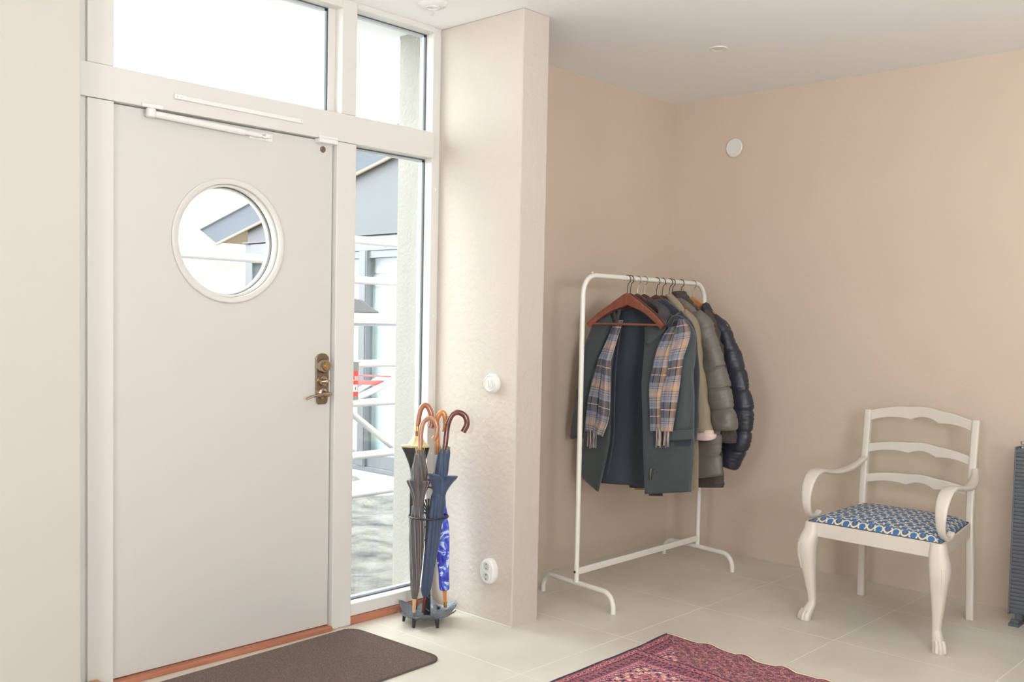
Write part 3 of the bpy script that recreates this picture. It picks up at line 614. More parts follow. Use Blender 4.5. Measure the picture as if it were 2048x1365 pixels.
for (L, x) in (([(-0.25, 0.784), (-0.261, 0.782), (-0.271, 0.78), (-0.281, 0.779), (-0.29, 0.782), (-0.234, 0.785)], 3.958), ([(-0.673, 0.831), (-0.682, 0.832), (-0.69, 0.833), (-0.699, 0.834), (-0.72, 0.835), (-0.729, 0.836), (-0.737, 0.837), (-0.746, 0.838)], 3.947)):
    fb = B()
    for (y, z) in L:
        e = rf.uniform(-0.004, 0.004); ln = rf.uniform(0.068, 0.082)
        tube(fb, [(x, y, z + 0.012), (x, y + e, z - ln * 0.5), (x - 0.001, y + e * 0.5, z - ln)], [0.0032, 0.0036, 0.0030], 7)
    tag(obj('fringe', fb, 'fringe', sc), kind='stuff')

du = thing('wool_coat', (4.23, -0.43, 1.45), 'navy wool duffle coat squeezed between the green parka and the beige coat', 'coat', 'coats on the rack')
LL, RR = [(-0.369, 1.48), (-0.298, 1.374), (-0.268, 1.052), (-0.286, 0.677), (-0.313, 0.475)], [(-0.512, 1.485), (-0.614, 1.409), (-0.679, 1.253), (-0.695, 0.975), (-0.695, 0.771), (-0.689, 0.525)]
cloth_tube('coat_body', LL, RR, 4.225, 0.030, 'duffle', du, wr=0.006, seed=21)
LL, RR = [(-0.583, 1.399), (-0.644, 1.226), (-0.671, 0.973), (-0.683, 0.79)], [(-0.619, 1.424), (-0.694, 1.342), (-0.725, 1.128), (-0.735, 0.927), (-0.725, 0.774)]
cloth_tube('sleeve', LL, RR, 4.215, 0.032, 'duffle', du, wr=0.006, seed=22)
LL, RR = [(-0.297, 1.395), (-0.222, 1.211), (-0.19, 0.939), (-0.182, 0.742)], [(-0.34, 1.374), (-0.303, 1.214), (-0.271, 0.945), (-0.264, 0.75)]
cloth_tube('sleeve', RR, LL, 4.215, 0.030, 'duffle', du, wr=0.006, seed=23)
tg = [(-0.719, 0.868), (-0.709, 0.829)]
for (y, z), a in zip(tg, (0.5, 0.15)):
    obj('toggle', tube(B(), [(4.165, y + 0.010 * a, z + 0.016), (4.160, y + 0.003, z + 0.006), (4.160, y - 0.004, z - 0.006), (4.165, y - 0.010 * a, z - 0.016)], [0.004, 0.008, 0.008, 0.004], 10), 'toggle', du)
tb = [(-0.465, 0.483), (-0.466, 0.456)]; tb2 = [(-0.55, 0.494), (-0.551, 0.466)]
cloth_sheet('hem_tab', tb, tb2, lambda s, t: 4.19, 'duffle', du, 6, 6, 0.001, 9, 0.008, 24)

be = thing('beige_coat', (4.32, -0.43, 1.45), 'beige cotton coat with a turned-up pale pink cuff', 'coat', 'coats on the rack')
LL, RR = [(-0.371, 1.504), (-0.289, 1.402), (-0.253, 1.048), (-0.259, 0.666), (-0.272, 0.448)], [(-0.474, 1.509), (-0.558, 1.431), (-0.629, 1.341), (-0.653, 1.071), (-0.669, 0.761), (-0.684, 0.497)]
cloth_tube('coat_body', LL, RR, 4.325, 0.026, 'beige', be, wr=0.006, seed=31)
LL, RR = [(-0.553, 1.41), (-0.614, 1.25), (-0.644, 1.071), (-0.659, 0.89), (-0.663, 0.792)], [(-0.589, 1.436), (-0.659, 1.36), (-0.695, 1.176), (-0.731, 0.999), (-0.77, 0.812)]
cloth_tube('sleeve', LL, RR, 4.300, 0.036, 'beige', be, wr=0.012, ws=12, seed=32)
LL, RR = [(-0.315, 1.408), (-0.247, 1.239), (-0.202, 0.963), (-0.187, 0.763)], [(-0.349, 1.376), (-0.302, 1.213), (-0.276, 0.968), (-0.269, 0.771)]
cloth_tube('sleeve', RR, LL, 4.318, 0.026, 'beige', be, wr=0.006, seed=33)
a0, a1 = (-0.669, 0.793), (-0.782, 0.809)
ym, zm, hw = (a0[0] + a1[0]) / 2, (a0[1] + a1[1]) / 2, abs(a1[0] - a0[0]) / 2 + 0.003
def cuff_ring(rs):
    bm = B(); V = []
    for (sc_, dz, tx_) in rs: V.append([Vector((4.300 + 0.040 * sc_ * math.sin(2 * PI * k / 28), ym + hw * sc_ * math.cos(2 * PI * k / 28), zm + dz - 0.012 * math.sin(2 * PI * k / 28) * -1 * tx_)) for k in range(28)])
    ringgrid(bm, V, True, False); return bm
obj('cuff', cuff_ring([(1.02, 0.002, 0), (1.09, -0.004, 0.3), (1.08, -0.016, 0.8), (1.02, -0.022, 1), (0.88, -0.014, 1), (0.80, 0.02, 0)]), 'pink', be)
obj('sleeve_lining', lathe(B(), [(0, 0), (0.02, 0), (0.02, 0.002), (0, 0.002)], 20, Matrix.Translation((4.300, ym, zm + 0.010)) @ Matrix.Diagonal((1.4, hw * 38, 1, 1))), 'pink', be)
LL, RR = [(-0.465, 1.509), (-0.505, 1.457), (-0.548, 1.399)], [(-0.503, 1.514), (-0.558, 1.467), (-0.59, 1.421)]
cloth_tube('collar', LL, RR, 4.292, 0.016, 'beige', be, n=16, wr=0.004, seed=34)

gp = thing('quilted_coat', (4.41, -0.43, 1.45), 'long taupe grey quilted down coat with horizontal seams', 'coat', 'coats on the rack')
LL, RR = [(-0.373, 1.491), (-0.291, 1.376), (-0.261, 1.046), (-0.274, 0.66), (-0.3, 0.474)], [(-0.483, 1.496), (-0.589, 1.423), (-0.658, 1.278), (-0.715, 1.019), (-0.75, 0.788), (-0.758, 0.633), (-0.775, 0.577)]
cloth_tube('coat_body', LL, RR, 4.412, 0.036, 'greypuff', gp, n=130, wr=0.010, quilt=9, qd=0.008, seed=41)
LL, RR = [(-0.568, 1.412), (-0.618, 1.224), (-0.654, 1.043), (-0.689, 0.914), (-0.723, 0.808)], [(-0.617, 1.433), (-0.692, 1.356), (-0.752, 1.19), (-0.805, 1.026), (-0.833, 0.887), (-0.844, 0.819)]
cloth_tube('sleeve', LL, RR, 4.396, 0.040, 'greypuff', gp, n=120, wr=0.014, quilt=6, qd=0.007, seed=42)
LL, RR = [(-0.324, 1.399), (-0.256, 1.211), (-0.216, 0.96), (-0.195, 0.758)], [(-0.358, 1.364), (-0.317, 1.186), (-0.291, 0.965), (-0.284, 0.766)]
cloth_tube('sleeve', RR, LL, 4.412, 0.034, 'greypuff', gp, n=60, wr=0.006, quilt=7, seed=43)

fc = thing('sherpa_coat', (4.51, -0.43, 1.45), 'dark brown sherpa fleece coat with a raised collar showing behind the grey coat', 'coat', 'coats on the rack')
LL, RR = [(-0.36, 1.494), (-0.294, 1.378), (-0.264, 1.043), (-0.277, 0.652), (-0.297, 0.452)], [(-0.487, 1.456), (-0.565, 1.403), (-0.629, 1.266), (-0.665, 1.013), (-0.696, 0.749), (-0.718, 0.539), (-0.714, 0.496)]
cloth_tube('coat_body', LL, RR, 4.510, 0.036, 'fleece', fc, n=60, k=36, wr=0.009, ws=30, seed=51)
LL, RR = [(-0.562, 1.414), (-0.614, 1.25), (-0.653, 1.012), (-0.684, 0.733)], [(-0.595, 1.446), (-0.66, 1.357), (-0.708, 1.174), (-0.764, 0.967), (-0.798, 0.744)]
cloth_tube('sleeve', LL, RR, 4.485, 0.036, 'fleece', fc, n=60, k=36, wr=0.009, ws=30, seed=52)
LL, RR = [(-0.313, 1.4), (-0.259, 1.21), (-0.219, 0.956), (-0.206, 0.729)], [(-0.347, 1.365), (-0.32, 1.185), (-0.294, 0.961), (-0.288, 0.737)]
cloth_tube('sleeve', RR, LL, 4.51, 0.034, 'fleece', fc, n=50, wr=0.008, ws=30, seed=53)
LL, RR = [(-0.382, 1.535), (-0.369, 1.51), (-0.39, 1.477), (-0.423, 1.456)], [(-0.44, 1.537), (-0.467, 1.505), (-0.5, 1.467), (-0.526, 1.44)]
cloth_tube('collar', LL, RR, 4.500, 0.040, 'fleece', fc, n=24, k=36, wr=0.010, ws=35, seed=54)

nv = thing('puffer_jacket', (4.63, -0.43, 1.45), 'navy blue puffer jacket with bulging sleeve at the far right of the rack', 'coat', 'coats on the rack')
LL, RR = [(-0.437, 1.393), (-0.326, 1.335), (-0.275, 1.04), (-0.295, 0.644), (-0.324, 0.596)], [(-0.501, 1.399), (-0.573, 1.351), (-0.615, 1.222), (-0.643, 0.952), (-0.653, 0.736), (-0.647, 0.632)]
cloth_tube('jacket_body', LL, RR, 4.650, 0.045, 'navypuff', nv, n=120, wr=0.006, quilt=8, qd=0.007, seed=61)
LL, RR = [(-0.54, 1.383), (-0.602, 1.222), (-0.641, 1.007), (-0.653, 0.818), (-0.643, 0.681), (-0.652, 0.598)], [(-0.577, 1.416), (-0.66, 1.331), (-0.732, 1.194), (-0.783, 1.048), (-0.817, 0.912), (-0.81, 0.779), (-0.775, 0.668), (-0.732, 0.58)]
cloth_tube('sleeve', LL, RR, 4.610, 0.045, 'navypuff', nv, n=130, wr=0.012, quilt=8, qd=0.007, seed=62)
LL, RR = [(-0.318, 1.391), (-0.256, 1.209), (-0.216, 0.951), (-0.204, 0.692)], [(-0.352, 1.353), (-0.331, 1.184), (-0.305, 0.957), (-0.3, 0.701)]
cloth_tube('sleeve', RR, LL, 4.635, 0.045, 'navypuff', nv, n=60, wr=0.006, quilt=7, seed=63)
LL, RR = [(-0.495, 1.47), (-0.481, 1.432), (-0.508, 1.383)], [(-0.511, 1.481), (-0.551, 1.432), (-0.596, 1.384)]
cloth_tube('collar', LL, RR, 4.620, 0.036, 'navypuff', nv, n=20, wr=0.005, seed=64)

# ------------------------------------------------------------------ armchair
ch = thing('armchair', (4.47, -1.65, 0), 'white lacquered armchair with wavy ladder back and blue patterned seat by the right wall', 'chair')
c00, c10, c01, c11 = Vector((4.215, -1.345, 0)), Vector((4.190, -1.975, 0)), Vector((4.796, -1.352, 0)), Vector((4.772, -1.892, 0))
def cm(s, t, z=0.0):
    p = c00.lerp(c10, s).lerp(c01.lerp(c11, s), t); return Vector((p.x, p.y, z))
fr = (c00 - c01).normalized(); sd = Vector((fr.y, -fr.x, 0))
# front legs
def cabriole(foot, top, out):
    """cabriole leg, knee bulging along out, paw foot"""
    f, tp, o = Vector(foot), Vector(top), Vector(out).normalized()
    key = [(0.455, 0, .034, .034), (0.405, 0.004, .040, .040), (0.365, 0.018, .048, .046), (0.325, 0.020, .046, .044), (0.27, 0.010, .038, .037), (0.20, 0.0, .029, .029), (0.13, -0.012, .0205, .0205), (0.088, -0.018, .0185, .019), (0.065, -0.012, .021, .022), (0.035, 0.004, .025, .026), (0.012, 0.012, .027, .028), (0.0, 0.012, .026, .027)]
    P = [Vector((0, 0, 0))] * 0; R = []
    for z, d, a, b in key:
        t = z / 0.455; c = f.lerp(tp, t); P.append((c.x + o.x * d, c.y + o.y * d, z)); R.append((a, b))
    Q = spline(P, 4); RR = []
    for i in range(len(Q)):
        k = min(i // 4, len(R) - 2); u = (i % 4) / 4 if i < len(Q) - 1 else 1.0
        RR.append((R[k][0] * (1 - u) + R[k + 1][0] * u, R[k][1] * (1 - u) + R[k + 1][1] * u))
    return Q, RR, o
for foot, top, out in (((4.203, -1.372, 0), (4.226, -1.368, 0), (-0.8, 0.6, 0)), ((4.186, -1.972, 0), (4.205, -1.950, 0), (-0.8, -0.6, 0))):
    Q, RR, o = cabriole(foot, top, out)
    lg = obj('front_leg', tube(B(), Q, [(a * 0.92, b * 0.92) for a, b in RR], 20, power=2.8, up=(fr.x, fr.y, 0)), 'chair', ch, angle=50)
    side = Vector((-o.y, o.x, 0)); kb = Vector(Q[12])
    cv = B()
    for q, (w_, l_) in zip((-1, -0.33, 0.33, 1), ((0.010, 0.05), (0.008, 0.085), (0.008, 0.085), (0.010, 0.05))):
        base = kb + o * (0.042 - 0.008 * q * q) + side * (0.013 * q) + Vector((0, 0, 0.035)); tip = kb + o * 0.022 + side * (0.005 * q) + Vector((0, 0, -l_))
        tube(cv, spline([base, base.lerp(tip, 0.4) + o * 0.008, tip], 5), [(w_ * 0.7 * (1 - 0.8 * i / 10), 0.006) for i in range(11)], 8)
    obj('carved_knee', cv, 'chair', lg)
    pw = B(); ft = Vector(Q[-4])
    for q in (-1, 0, 1):
        a = Vector((ft.x, ft.y, 0.050)) + side * (0.013 * q) + o * 0.006; b = Vector((ft.x, ft.y, 0.006)) + side * (0.016 * q) + o * 0.020
        tube(pw, spline([a, a.lerp(b, 0.5) + o * 0.006, b], 4), [(0.008 + 0.0003 * i, 0.009) for i in range(9)], 10)
    obj('paw_toes', pw, 'chair', lg)
# rear legs run up into the back posts
def post(f, seat, top):
    f, m_, tp = Vector(f), Vector(seat), Vector(top)
    Q = spline([f, f.lerp(m_, 0.5) + Vector((0.006, 0, 0)), m_, m_.lerp(tp, 0.5) - Vector((0.006, 0, 0)), tp], 6); return Q
BLp = post((4.800, -1.362, 0), (4.800, -1.352, 0.46), (4.895, -1.325, 0.935)); BRp = post((4.770, -1.905, 0), (4.775, -1.885, 0.46), (4.878, -1.862, 0.925))
for Q in (BLp, BRp):
    n_ = len(Q); obj('back_leg', tube(B(), Q, [(0.017 + 0.004 * math.sin(PI * min(i / n_ * 1.3, 1)), 0.018) for i in range(n_)], 16, power=5, up=(1, 0, 0)), 'chair', ch, angle=50)
# seat rails
def rail(a, b, z0, z1, th, name='seat_rail'):
    d = (b - a).normalized(); nrm = Vector((-d.y, d.x, 0)) * th / 2; bm = B(); n_ = 16; r_ = []
    for i in range(n_ + 1):
        p = a.lerp(b, i / n_); e = abs(2 * i / n_ - 1); zz = z0 - 0.012 * max(0, (e - 0.86) / 0.14) ** 2
        r_.append([p + nrm + Vector((0, 0, zz)), p - nrm + Vector((0, 0, zz)), p - nrm + Vector((0, 0, z1)), p + nrm + Vector((0, 0, z1))])
    ringgrid(bm, r_); return obj(name, bm, 'chair', ch, smooth=False, bevel=0.003)
rail(cm(-0.01, 0.02), cm(1.01, 0.02), 0.392, 0.458, 0.028); rail(cm(0.02, 0.0), cm(0.02, 1.0), 0.392, 0.457, 0.024)
rail(cm(0.98, 0.0), cm(0.98, 1.0), 0.392, 0.457, 0.024); rail(cm(0.0, 0.985), cm(1.0, 0.985), 0.392, 0.450, 0.024)
# ladder rails with scalloped lower edges
def wave_rail(zl, zr, hgt, arch, name='ladder_rail'):
    def at(Q, z):
        for a, b in zip(Q, Q[1:]):
            if a.z <= z <= b.z: return a.lerp(b, (z - a.z) / (b.z - a.z))
        return Q[-1]
    a, b = at(BLp, zl), at(BRp, zr); a = Vector((a.x, a.y, zl)); b = Vector((b.x, b.y, zr)); n_ = 64; up_, lo_ = [], []
    def sc(s):      # three scallops with cusps at .40 and .66
        for p, q in ((-0.1, 0.40), (0.40, 0.66), (0.66, 1.1)):
            if p <= s <= q: return abs(math.sin(PI * (s - p) / (q - p))) ** 0.8
        return 0
    r_ = []
    for i in range(n_ + 1):
        s = i / n_; p = a.lerp(b, s); bow = 0.022 * math.sin(PI * s); ar = arch * math.sin(PI * s) ** 1.0
        zt_ = p.z + hgt * 0.5 + ar + 0.005 * (sc(s) - 0.6); zb_ = p.z - hgt * 0.5 + ar + 0.019 * (sc(s) - 0.6)
        x_ = p.x + bow
        r_.append([Vector((x_ - 0.009, p.y, zb_)), Vector((x_ - 0.009, p.y, zt_)), Vector((x_ + 0.009, p.y, zt_)), Vector((x_ + 0.009, p.y, zb_))])
    bm = B(); ringgrid(bm, r_); return obj(name, bm, 'chair', ch, smooth=False, bevel=0.004, seg=2)
wave_rail(0.906, 0.890, 0.056, 0.044, 'crest_rail'); wave_rail(0.742, 0.730, 0.046, 0.036); wave_rail(0.592, 0.585, 0.046, 0.030)
# arms with front scrolls
def arm(pts, worn, name='arm'):
    Q = spline(pts, 7); n_ = len(Q)
    Rr = []
    for i in range(n_):
        u = i / (n_ - 1); wv = 0.016 + 0.016 * math.sin(PI * min(max((u - 0.05) / 0.75, 0), 1)); Rr.append((wv, 0.0105))
    T = B(); tube(T, Q, Rr, 16, power=3.0, up=(0, 1, 0)); o = obj(name, T, 'chair', ch, angle=50)
    a_, b_ = int(n_ * 0.50), int(n_ * 0.60)
    return o
Yl, Yr = -1.335, -1.955
arm([(4.835, -1.342, 0.700), (4.76, Yl, 0.672), (4.66, Yl + .004, 0.655), (4.54, Yl + .006, 0.652), (4.42, Yl + .004, 0.664), (4.335, Yl, 0.678), (4.275, Yl, 0.664), (4.235, Yl, 0.622), (4.222, Yl, 0.570), (4.232, Yl, 0.515), (4.268, Yl, 0.475), (4.318, Yl, 0.464), (4.352, Yl, 0.482)], 1)
arm([(4.815, -1.885, 0.700), (4.74, -1.91, 0.672), (4.64, -1.932, 0.655), (4.52, -1.948, 0.652), (4.40, Yr, 0.664), (4.318, Yr, 0.676), (4.258, Yr, 0.662), (4.218, Yr, 0.620), (4.205, Yr, 0.568), (4.215, Yr, 0.513), (4.251, Yr, 0.473), (4.300, Yr, 0.462), (4.336, Yr, 0.480)], 1)
# upholstered seat, domed, woven pattern as colour of the cloth
def seat_mesh():
    bm = B(); col = bm.loops.layers.float_color.new('Col'); n_, m_ = 290, 270; W, D = 0.60, 0.56; V = []
    for i in range(n_ + 1):
        row = []
        for j in range(m_ + 1):
            s, t = i / n_, j / m_; e = min(s, 1 - s) * W; f = min(t, 1 - t) * D
            z = 0.452 + 0.030 * min(1, (min(e, 0.045) / 0.045)) ** 0.5 * min(1, (min(f, 0.045) / 0.045)) ** 0.5 + 0.022 * (math.sin(PI * s) * math.sin(PI * t)) ** 0.7
            row.append(bm.verts.new(cm(0.02 + 0.96 * s, 0.0 + 0.965 * t, z)))
        V.append(row)
    CR, BL, SL, LB = lin((226, 218, 190)), lin((70, 118, 172)), lin((90, 100, 130)), lin((96, 146, 200))
    pa, pr = 0.0385, 0.038
    def pat(x, y):
        r0 = math.floor(y / pr); best = 9
        for r in (r0 - 1, r0, r0 + 1):
            c0 = math.floor(x / pa)
            for c in (c0 - 1, c0, c0 + 1, c0 + 2):
                upw = 1 if (c + r) % 2 == 0 else -1
                cx_, cy_ = (c + 0.5) * pa - 0.012 * (r % 2), (r + 0.5) * pr; dx, dy = x - cx_, y - cy_ + upw * 0.004
                rr = math.hypot(dx, dy)
                if dy * upw > -0.011: best = min(best, abs(rr - 0.0175))
        return best
    for i in range(n_):
        for j in range(m_):
            f = bm.faces.new((V[i][j], V[i + 1][j], V[i + 1][j + 1], V[i][j + 1])); s, t = (i + .5) / n_, (j + .5) / m_
            x, y = s * W, t * D; d = pat(x, y); c = CR if d < 0.0032 else (BL if ((math.floor(x / pa) + math.floor(y / pr)) % 2 == 0) else (SL if d < 0.014 else LB))
            for l in f.loops: l[col] = c
    return bm
obj('seat_cushion', seat_mesh(), 'seat', ch, recalc=False)
obj('cushion_welt', tube(B(), [cm(0.015, 0.0, 0.459), cm(0.985, 0.0, 0.459), cm(0.985, 0.965, 0.459), cm(0.015, 0.965, 0.459), cm(0.015, 0.0, 0.459)], 0.0022, 8), 'gasket', ch)

# ------------------------------------------------------------------ umbrella stand
us = thing('umbrella_stand', (2.905, -0.185, 0), 'black cast iron umbrella stand with star-shaped drip tray between door frame and pillar', 'umbrella stand')
sx, sy = 2.905, -0.188
def tray():
    bm = B(); n_, rings_ = 72, 12; V = []
    for k in range(rings_ + 1):
        q = k / rings_; row = []
        for j in range(n_):
            a = 2 * PI * j / n_; cc = abs(math.cos(3 * (a + 0.26))) ; tipf = cc ** 2.2
            R_ = 0.105 + 0.045 * tipf; r = R_ * q
            z = 0.028 + 0.012 * q ** 2 + 0.036 * tipf * q ** 4 + 0.0022 * math.sin(24 * q) * math.cos(6 * a + 9 * q) * (q > 0.25)
            row.append(Vector((sx + r * math.cos(a), sy + r * math.sin(a), z)))
        V.append(row)
    V[0] = [Vector((sx + 1e-4 * math.cos(2 * PI * j / n_), sy + 1e-4 * math.sin(2 * PI * j / n_), 0.030)) for j in range(n_)]
    under = [[p - Vector((0, 0, 0.005)) for p in r] for r in reversed(V)]
    ringgrid(bm, V + under, True, True); return bm
obj('drip_tray', tray(), 'tray', us, angle=60)
for a in (0.26, 0.26 + 2 * PI / 3, 0.26 + 4 * PI / 3, PI + 0.26 + 0.0):
    fx, fy = sx + 0.098 * math.cos(a), sy + 0.098 * math.sin(a)
    obj('foot', tube(B(), [(fx, fy, 0.040), (fx + 0.004 * math.cos(a), fy + 0.004 * math.sin(a), 0.02), (fx + 0.006 * math.cos(a), fy + 0.006 * math.sin(a), 0.0)], [0.011, 0.008, 0.006], 10), 'iron', us)
# flat centre post with pierced leaves, fan at the top, two hoops, ring handle
dP = Vector((0.68, -0.73, 0)); nP = Vector((0.73, 0.68, 0)); pc = Vector((sx + 0.002, sy + 0.003, 0))
ps = B()
for off in (-0.0125, 0.0125): tube(ps, [pc + dP * off + Vector((0, 0, 0.032)), pc + dP * off * 0.8 + Vector((0, 0, 0.25)), pc + dP * off * 0.7 + Vector((0, 0, 0.50))], (0.004, 0.004), 10)
for k in range(15):
    z = 0.045 + 0.03 * k; s_ = 1 if k % 2 else -1
    tube(ps, spline([pc + dP * (-0.011 * s_) + Vector((0, 0, z)), pc + dP * (0.004 * s_) + Vector((0, 0, z + 0.010)), pc + dP * (0.011 * s_) + Vector((0, 0, z + 0.027))], 3), (0.0058, 0.0045), 8)
pa_ = [pc + dP * q - nP * 0.0 for q in (-0.012, 0.012)]
tube(ps, [pc + Vector((0, 0, 0.030)), pc + Vector((0, 0, 0.15)), pc + Vector((0, 0, 0.49))], [(0.0024, 0.0150), (0.0024, 0.0125), (0.0024, 0.0090)], 12, power=5, up=(nP.x, nP.y, 0))
obj('centre_post', ps, 'iron', us)
fan = B()
for k in range(-3, 4):
    a = k * 0.33; tube(fan, [pc + Vector((0, 0, 0.49)), pc + dP * (0.028 * math.sin(a)) + Vector((0, 0, 0.49 + 0.045 * math.cos(a))), pc + dP * (0.042 * math.sin(a)) + Vector((0, 0, 0.495 + 0.060 * math.cos(a)))], [0.0028, 0.0035, 0.005], 8)
obj('fan_ornament', fan, 'iron', us)
obj('ring_handle', tube(B(), arc(pc + Vector((0, 0, 0.575)), 0.032, -0.2 * PI, 1.2 * PI, 24, dP, (0, 0, 1)), 0.0045, 10), 'iron', us)
hc = Vector((2.909, -0.184, 0.476))
obj('upper_ring', tube(B(), [hc + dP * 0.088 * math.cos(2 * PI * k / 48) + nP * 0.080 * math.sin(2 * PI * k / 48) for k in range(49)], 0.0042, 10, cap=False), 'iron', us)
obj('ring_brace', tube(B(), [hc + nP * -0.079, hc, hc + nP * 0.079], (0.004, 0.004), 10), 'iron', us)

# ------------------------------------------------------------------ umbrellas
def axis_mat(a, b):
    a, b = Vector(a), Vector(b); return Matrix.Translation(a) @ (b - a).to_track_quat('Z', 'Y').to_matrix().to_4x4(), (b - a).length
def canopy(a, b, prof, m, parent, pleats=8, twist=4.0, amp=0.18, name='folded_canopy', seed=0, n=64, flare=None):
    Mx, L = axis_mat(a, b); rings = []
    zz = spline([(r, z, 0) for r, z in prof], 6)
    for p in zz:
        r, z = p.x, p.y; row = []
        fl_ = flare(z) if flare else 0
        for k in range(n):
            th = 2 * PI * k / n; w_ = math.sin(pleats * th + twist * z * 10); w_ = math.copysign(abs(w_) ** 0.7, w_)
            rr = r * (1 + (amp + fl_) * w_ + 0.10 * nz(math.cos(th) + seed, math.sin(th), z * 8, 1.7))
            row.append(Mx @ Vector((rr * math.cos(th), rr * math.sin(th), z + 0.3 * fl_ * r * w_)))
        rings.append(row)
    bm = B(); ringgrid(bm, rings, True, True, lambda i, j: (j / n, zz[min(i, len(zz) - 1)].y)); return obj(name, bm, m, parent, angle=60)
def shaft(a, b, r, m, parent, name='shaft'): return obj(name, tube(B(), [a, b], r, 12), m, parent)
def crook(pts, r, m, parent, name='crook_handle'):
    Q = spline(pts, 6); n_ = len(Q); bm = tube(B(), Q, [r * (0.92 + 0.12 * (i / n_)) for i in range(n_)], 16); return obj(name, bm, m, parent)

u1 = thing('umbrella', (2.86, -0.139, 0.04), 'grey and brown striped umbrella with tan crook handle, front left in the stand', 'umbrella', 'umbrellas in the stand')
a, b = Vector((2.862, -0.150, 0.042)), Vector((2.892, -0.140, 0.760))
obj('tip', tube(B(), [a, a.lerp(b, 0.06), a.lerp(b, 0.10)], [0.0075, 0.0085, 0.010], 14), 'w_pale', u1)
canopy(a, b, [(0.011, 0.062), (0.017, 0.10), (0.024, 0.20), (0.031, 0.32), (0.031, 0.40), (0.026, 0.455), (0.024, 0.475)], 'striped', u1, 8, 1.6, 0.14, seed=1)
canopy(a, b, [(0.023, 0.470), (0.026, 0.50), (0.036, 0.555), (0.042, 0.59), (0.020, 0.592)], 'striped', u1, 4, 0.5, 0.18, 'canopy_flare', seed=2, flare=lambda z: 0.45 * max(0, (z - 0.52) / 0.07))
canopy(a, b, [(0.022, 0.56), (0.030, 0.60), (0.031, 0.64), (0.026, 0.68), (0.019, 0.725), (0.010, 0.728)], 'striped', u1, 6, 3.0, 0.18, 'canopy_top', seed=3)
obj('strap', tube(B(), [a.lerp(b, 0.615), a.lerp(b, 0.665)], 0.0285, 24), 'striped', u1)
rt_ = B()
for k in range(6):
    th = k * PI / 3; p = a.lerp(b, 0.985) + Vector((0.017 * math.cos(th), 0.017 * math.sin(th), 0)); tube(rt_, [p, p + Vector((0.003 * math.cos(th), 0.003 * math.sin(th), 0.030))], [0.004, 0.003], 8)
obj('rib_ends', rt_, 'nickel', u1)
obj('collar', tube(B(), [b - Vector((0, 0, 0.004)), b + Vector((0.0005, 0, 0.018))], 0.0135, 16), 'brass', u1)
crook([b + Vector((0, 0, 0.0)), (2.896, -0.137, 0.80), (2.900, -0.134, 0.850), (2.908, -0.138, 0.890), (2.925, -0.152, 0.912), (2.944, -0.168, 0.905), (2.954, -0.180, 0.875), (2.950, -0.180, 0.835), (2.942, -0.172, 0.815)], 0.0118, 'w_tan', u1)
shaft(a.lerp(b, 0.1), b, 0.006, 'w_orange', u1)

u2 = thing('umbrella', (2.887, -0.169, 0.04), 'navy blue umbrella with dark mahogany crook handle, leaning across the stand', 'umbrella', 'umbrellas in the stand')
a, b = Vector((2.888, -0.180, 0.042)), Vector((2.968, -0.214, 0.750))
obj('tip', tube(B(), [a, a.lerp(b, 0.06), a.lerp(b, 0.12)], [0.0065, 0.0075, 0.0085], 14), 'w_mahog', u2)
canopy(a, b, [(0.012, 0.075), (0.021, 0.11), (0.024, 0.20), (0.028, 0.32), (0.031, 0.42), (0.031, 0.50), (0.029, 0.53)], 'navycloth', u2, 8, 1.2, 0.12, seed=4)
canopy(a, b, [(0.027, 0.520), (0.029, 0.545), (0.040, 0.59), (0.047, 0.62), (0.020, 0.622)], 'navycloth', u2, 3, 0.3, 0.16, 'canopy_flare', seed=5, flare=lambda z: 0.5 * max(0, (z - 0.55) / 0.07))
canopy(a, b, [(0.024, 0.60), (0.027, 0.64), (0.025, 0.69), (0.022, 0.735), (0.010, 0.738)], 'navycloth', u2, 6, 2.0, 0.14, 'canopy_top', seed=6)
obj('strap', tube(B(), [a.lerp(b, 0.715), a.lerp(b, 0.755)], 0.0300, 24), 'navycloth', u2)
rt_ = B()
for k in range(7):
    th = k * 2 * PI / 7; p = a.lerp(b, 1.02) + Vector((0.021 * math.cos(th), 0.021 * math.sin(th), 0)); tube(rt_, [p - Vector((0, 0, 0.006)), p + Vector((0.003 * math.cos(th), 0.003 * math.sin(th), 0.022))], [0.004, 0.003], 8)
obj('rib_ends', rt_, 'nickel_dark', u2)
crook([b - Vector((0.002, 0, 0.02)), (2.974, -0.215, 0.790), (2.983, -0.215, 0.860), (2.990, -0.219, 0.900), (3.003, -0.231, 0.932), (3.023, -0.250, 0.940), (3.043, -0.270, 0.922), (3.048, -0.276, 0.888), (3.035, -0.266, 0.852)], 0.0128, 'w_mahog', u2)

u3 = thing('umbrella', (3.0, -0.205, 0.04), 'blue and white floral umbrella with honey-coloured crook handle, rightmost in the stand', 'umbrella', 'umbrellas in the stand')
a, b = Vector((2.998, -0.208, 0.052)), Vector((2.992, -0.150, 0.740))
obj('tip', tube(B(), [a, a.lerp(b, 0.03), a.lerp(b, 0.035), a.lerp(b, 0.12)], [0.006, 0.0085, 0.0075, 0.0095], 14), 'w_orange', u3)
obj('ferrule', tube(B(), [a - Vector((0, 0, 0.002)), a.lerp(b, 0.035)], [0.008, 0.0092], 14), 'brass', u3)
canopy(a, b, [(0.014, 0.075), (0.021, 0.09), (0.022, 0.16), (0.028, 0.26), (0.032, 0.34), (0.029, 0.41), (0.023, 0.455)], 'floral', u3, 6, 0.8, 0.10, seed=7)
canopy(a, b, [(0.021, 0.440), (0.022, 0.47), (0.020, 0.53), (0.015, 0.545)], 'floral', u3, 5, 0.4, 0.10, 'canopy_top', seed=8)
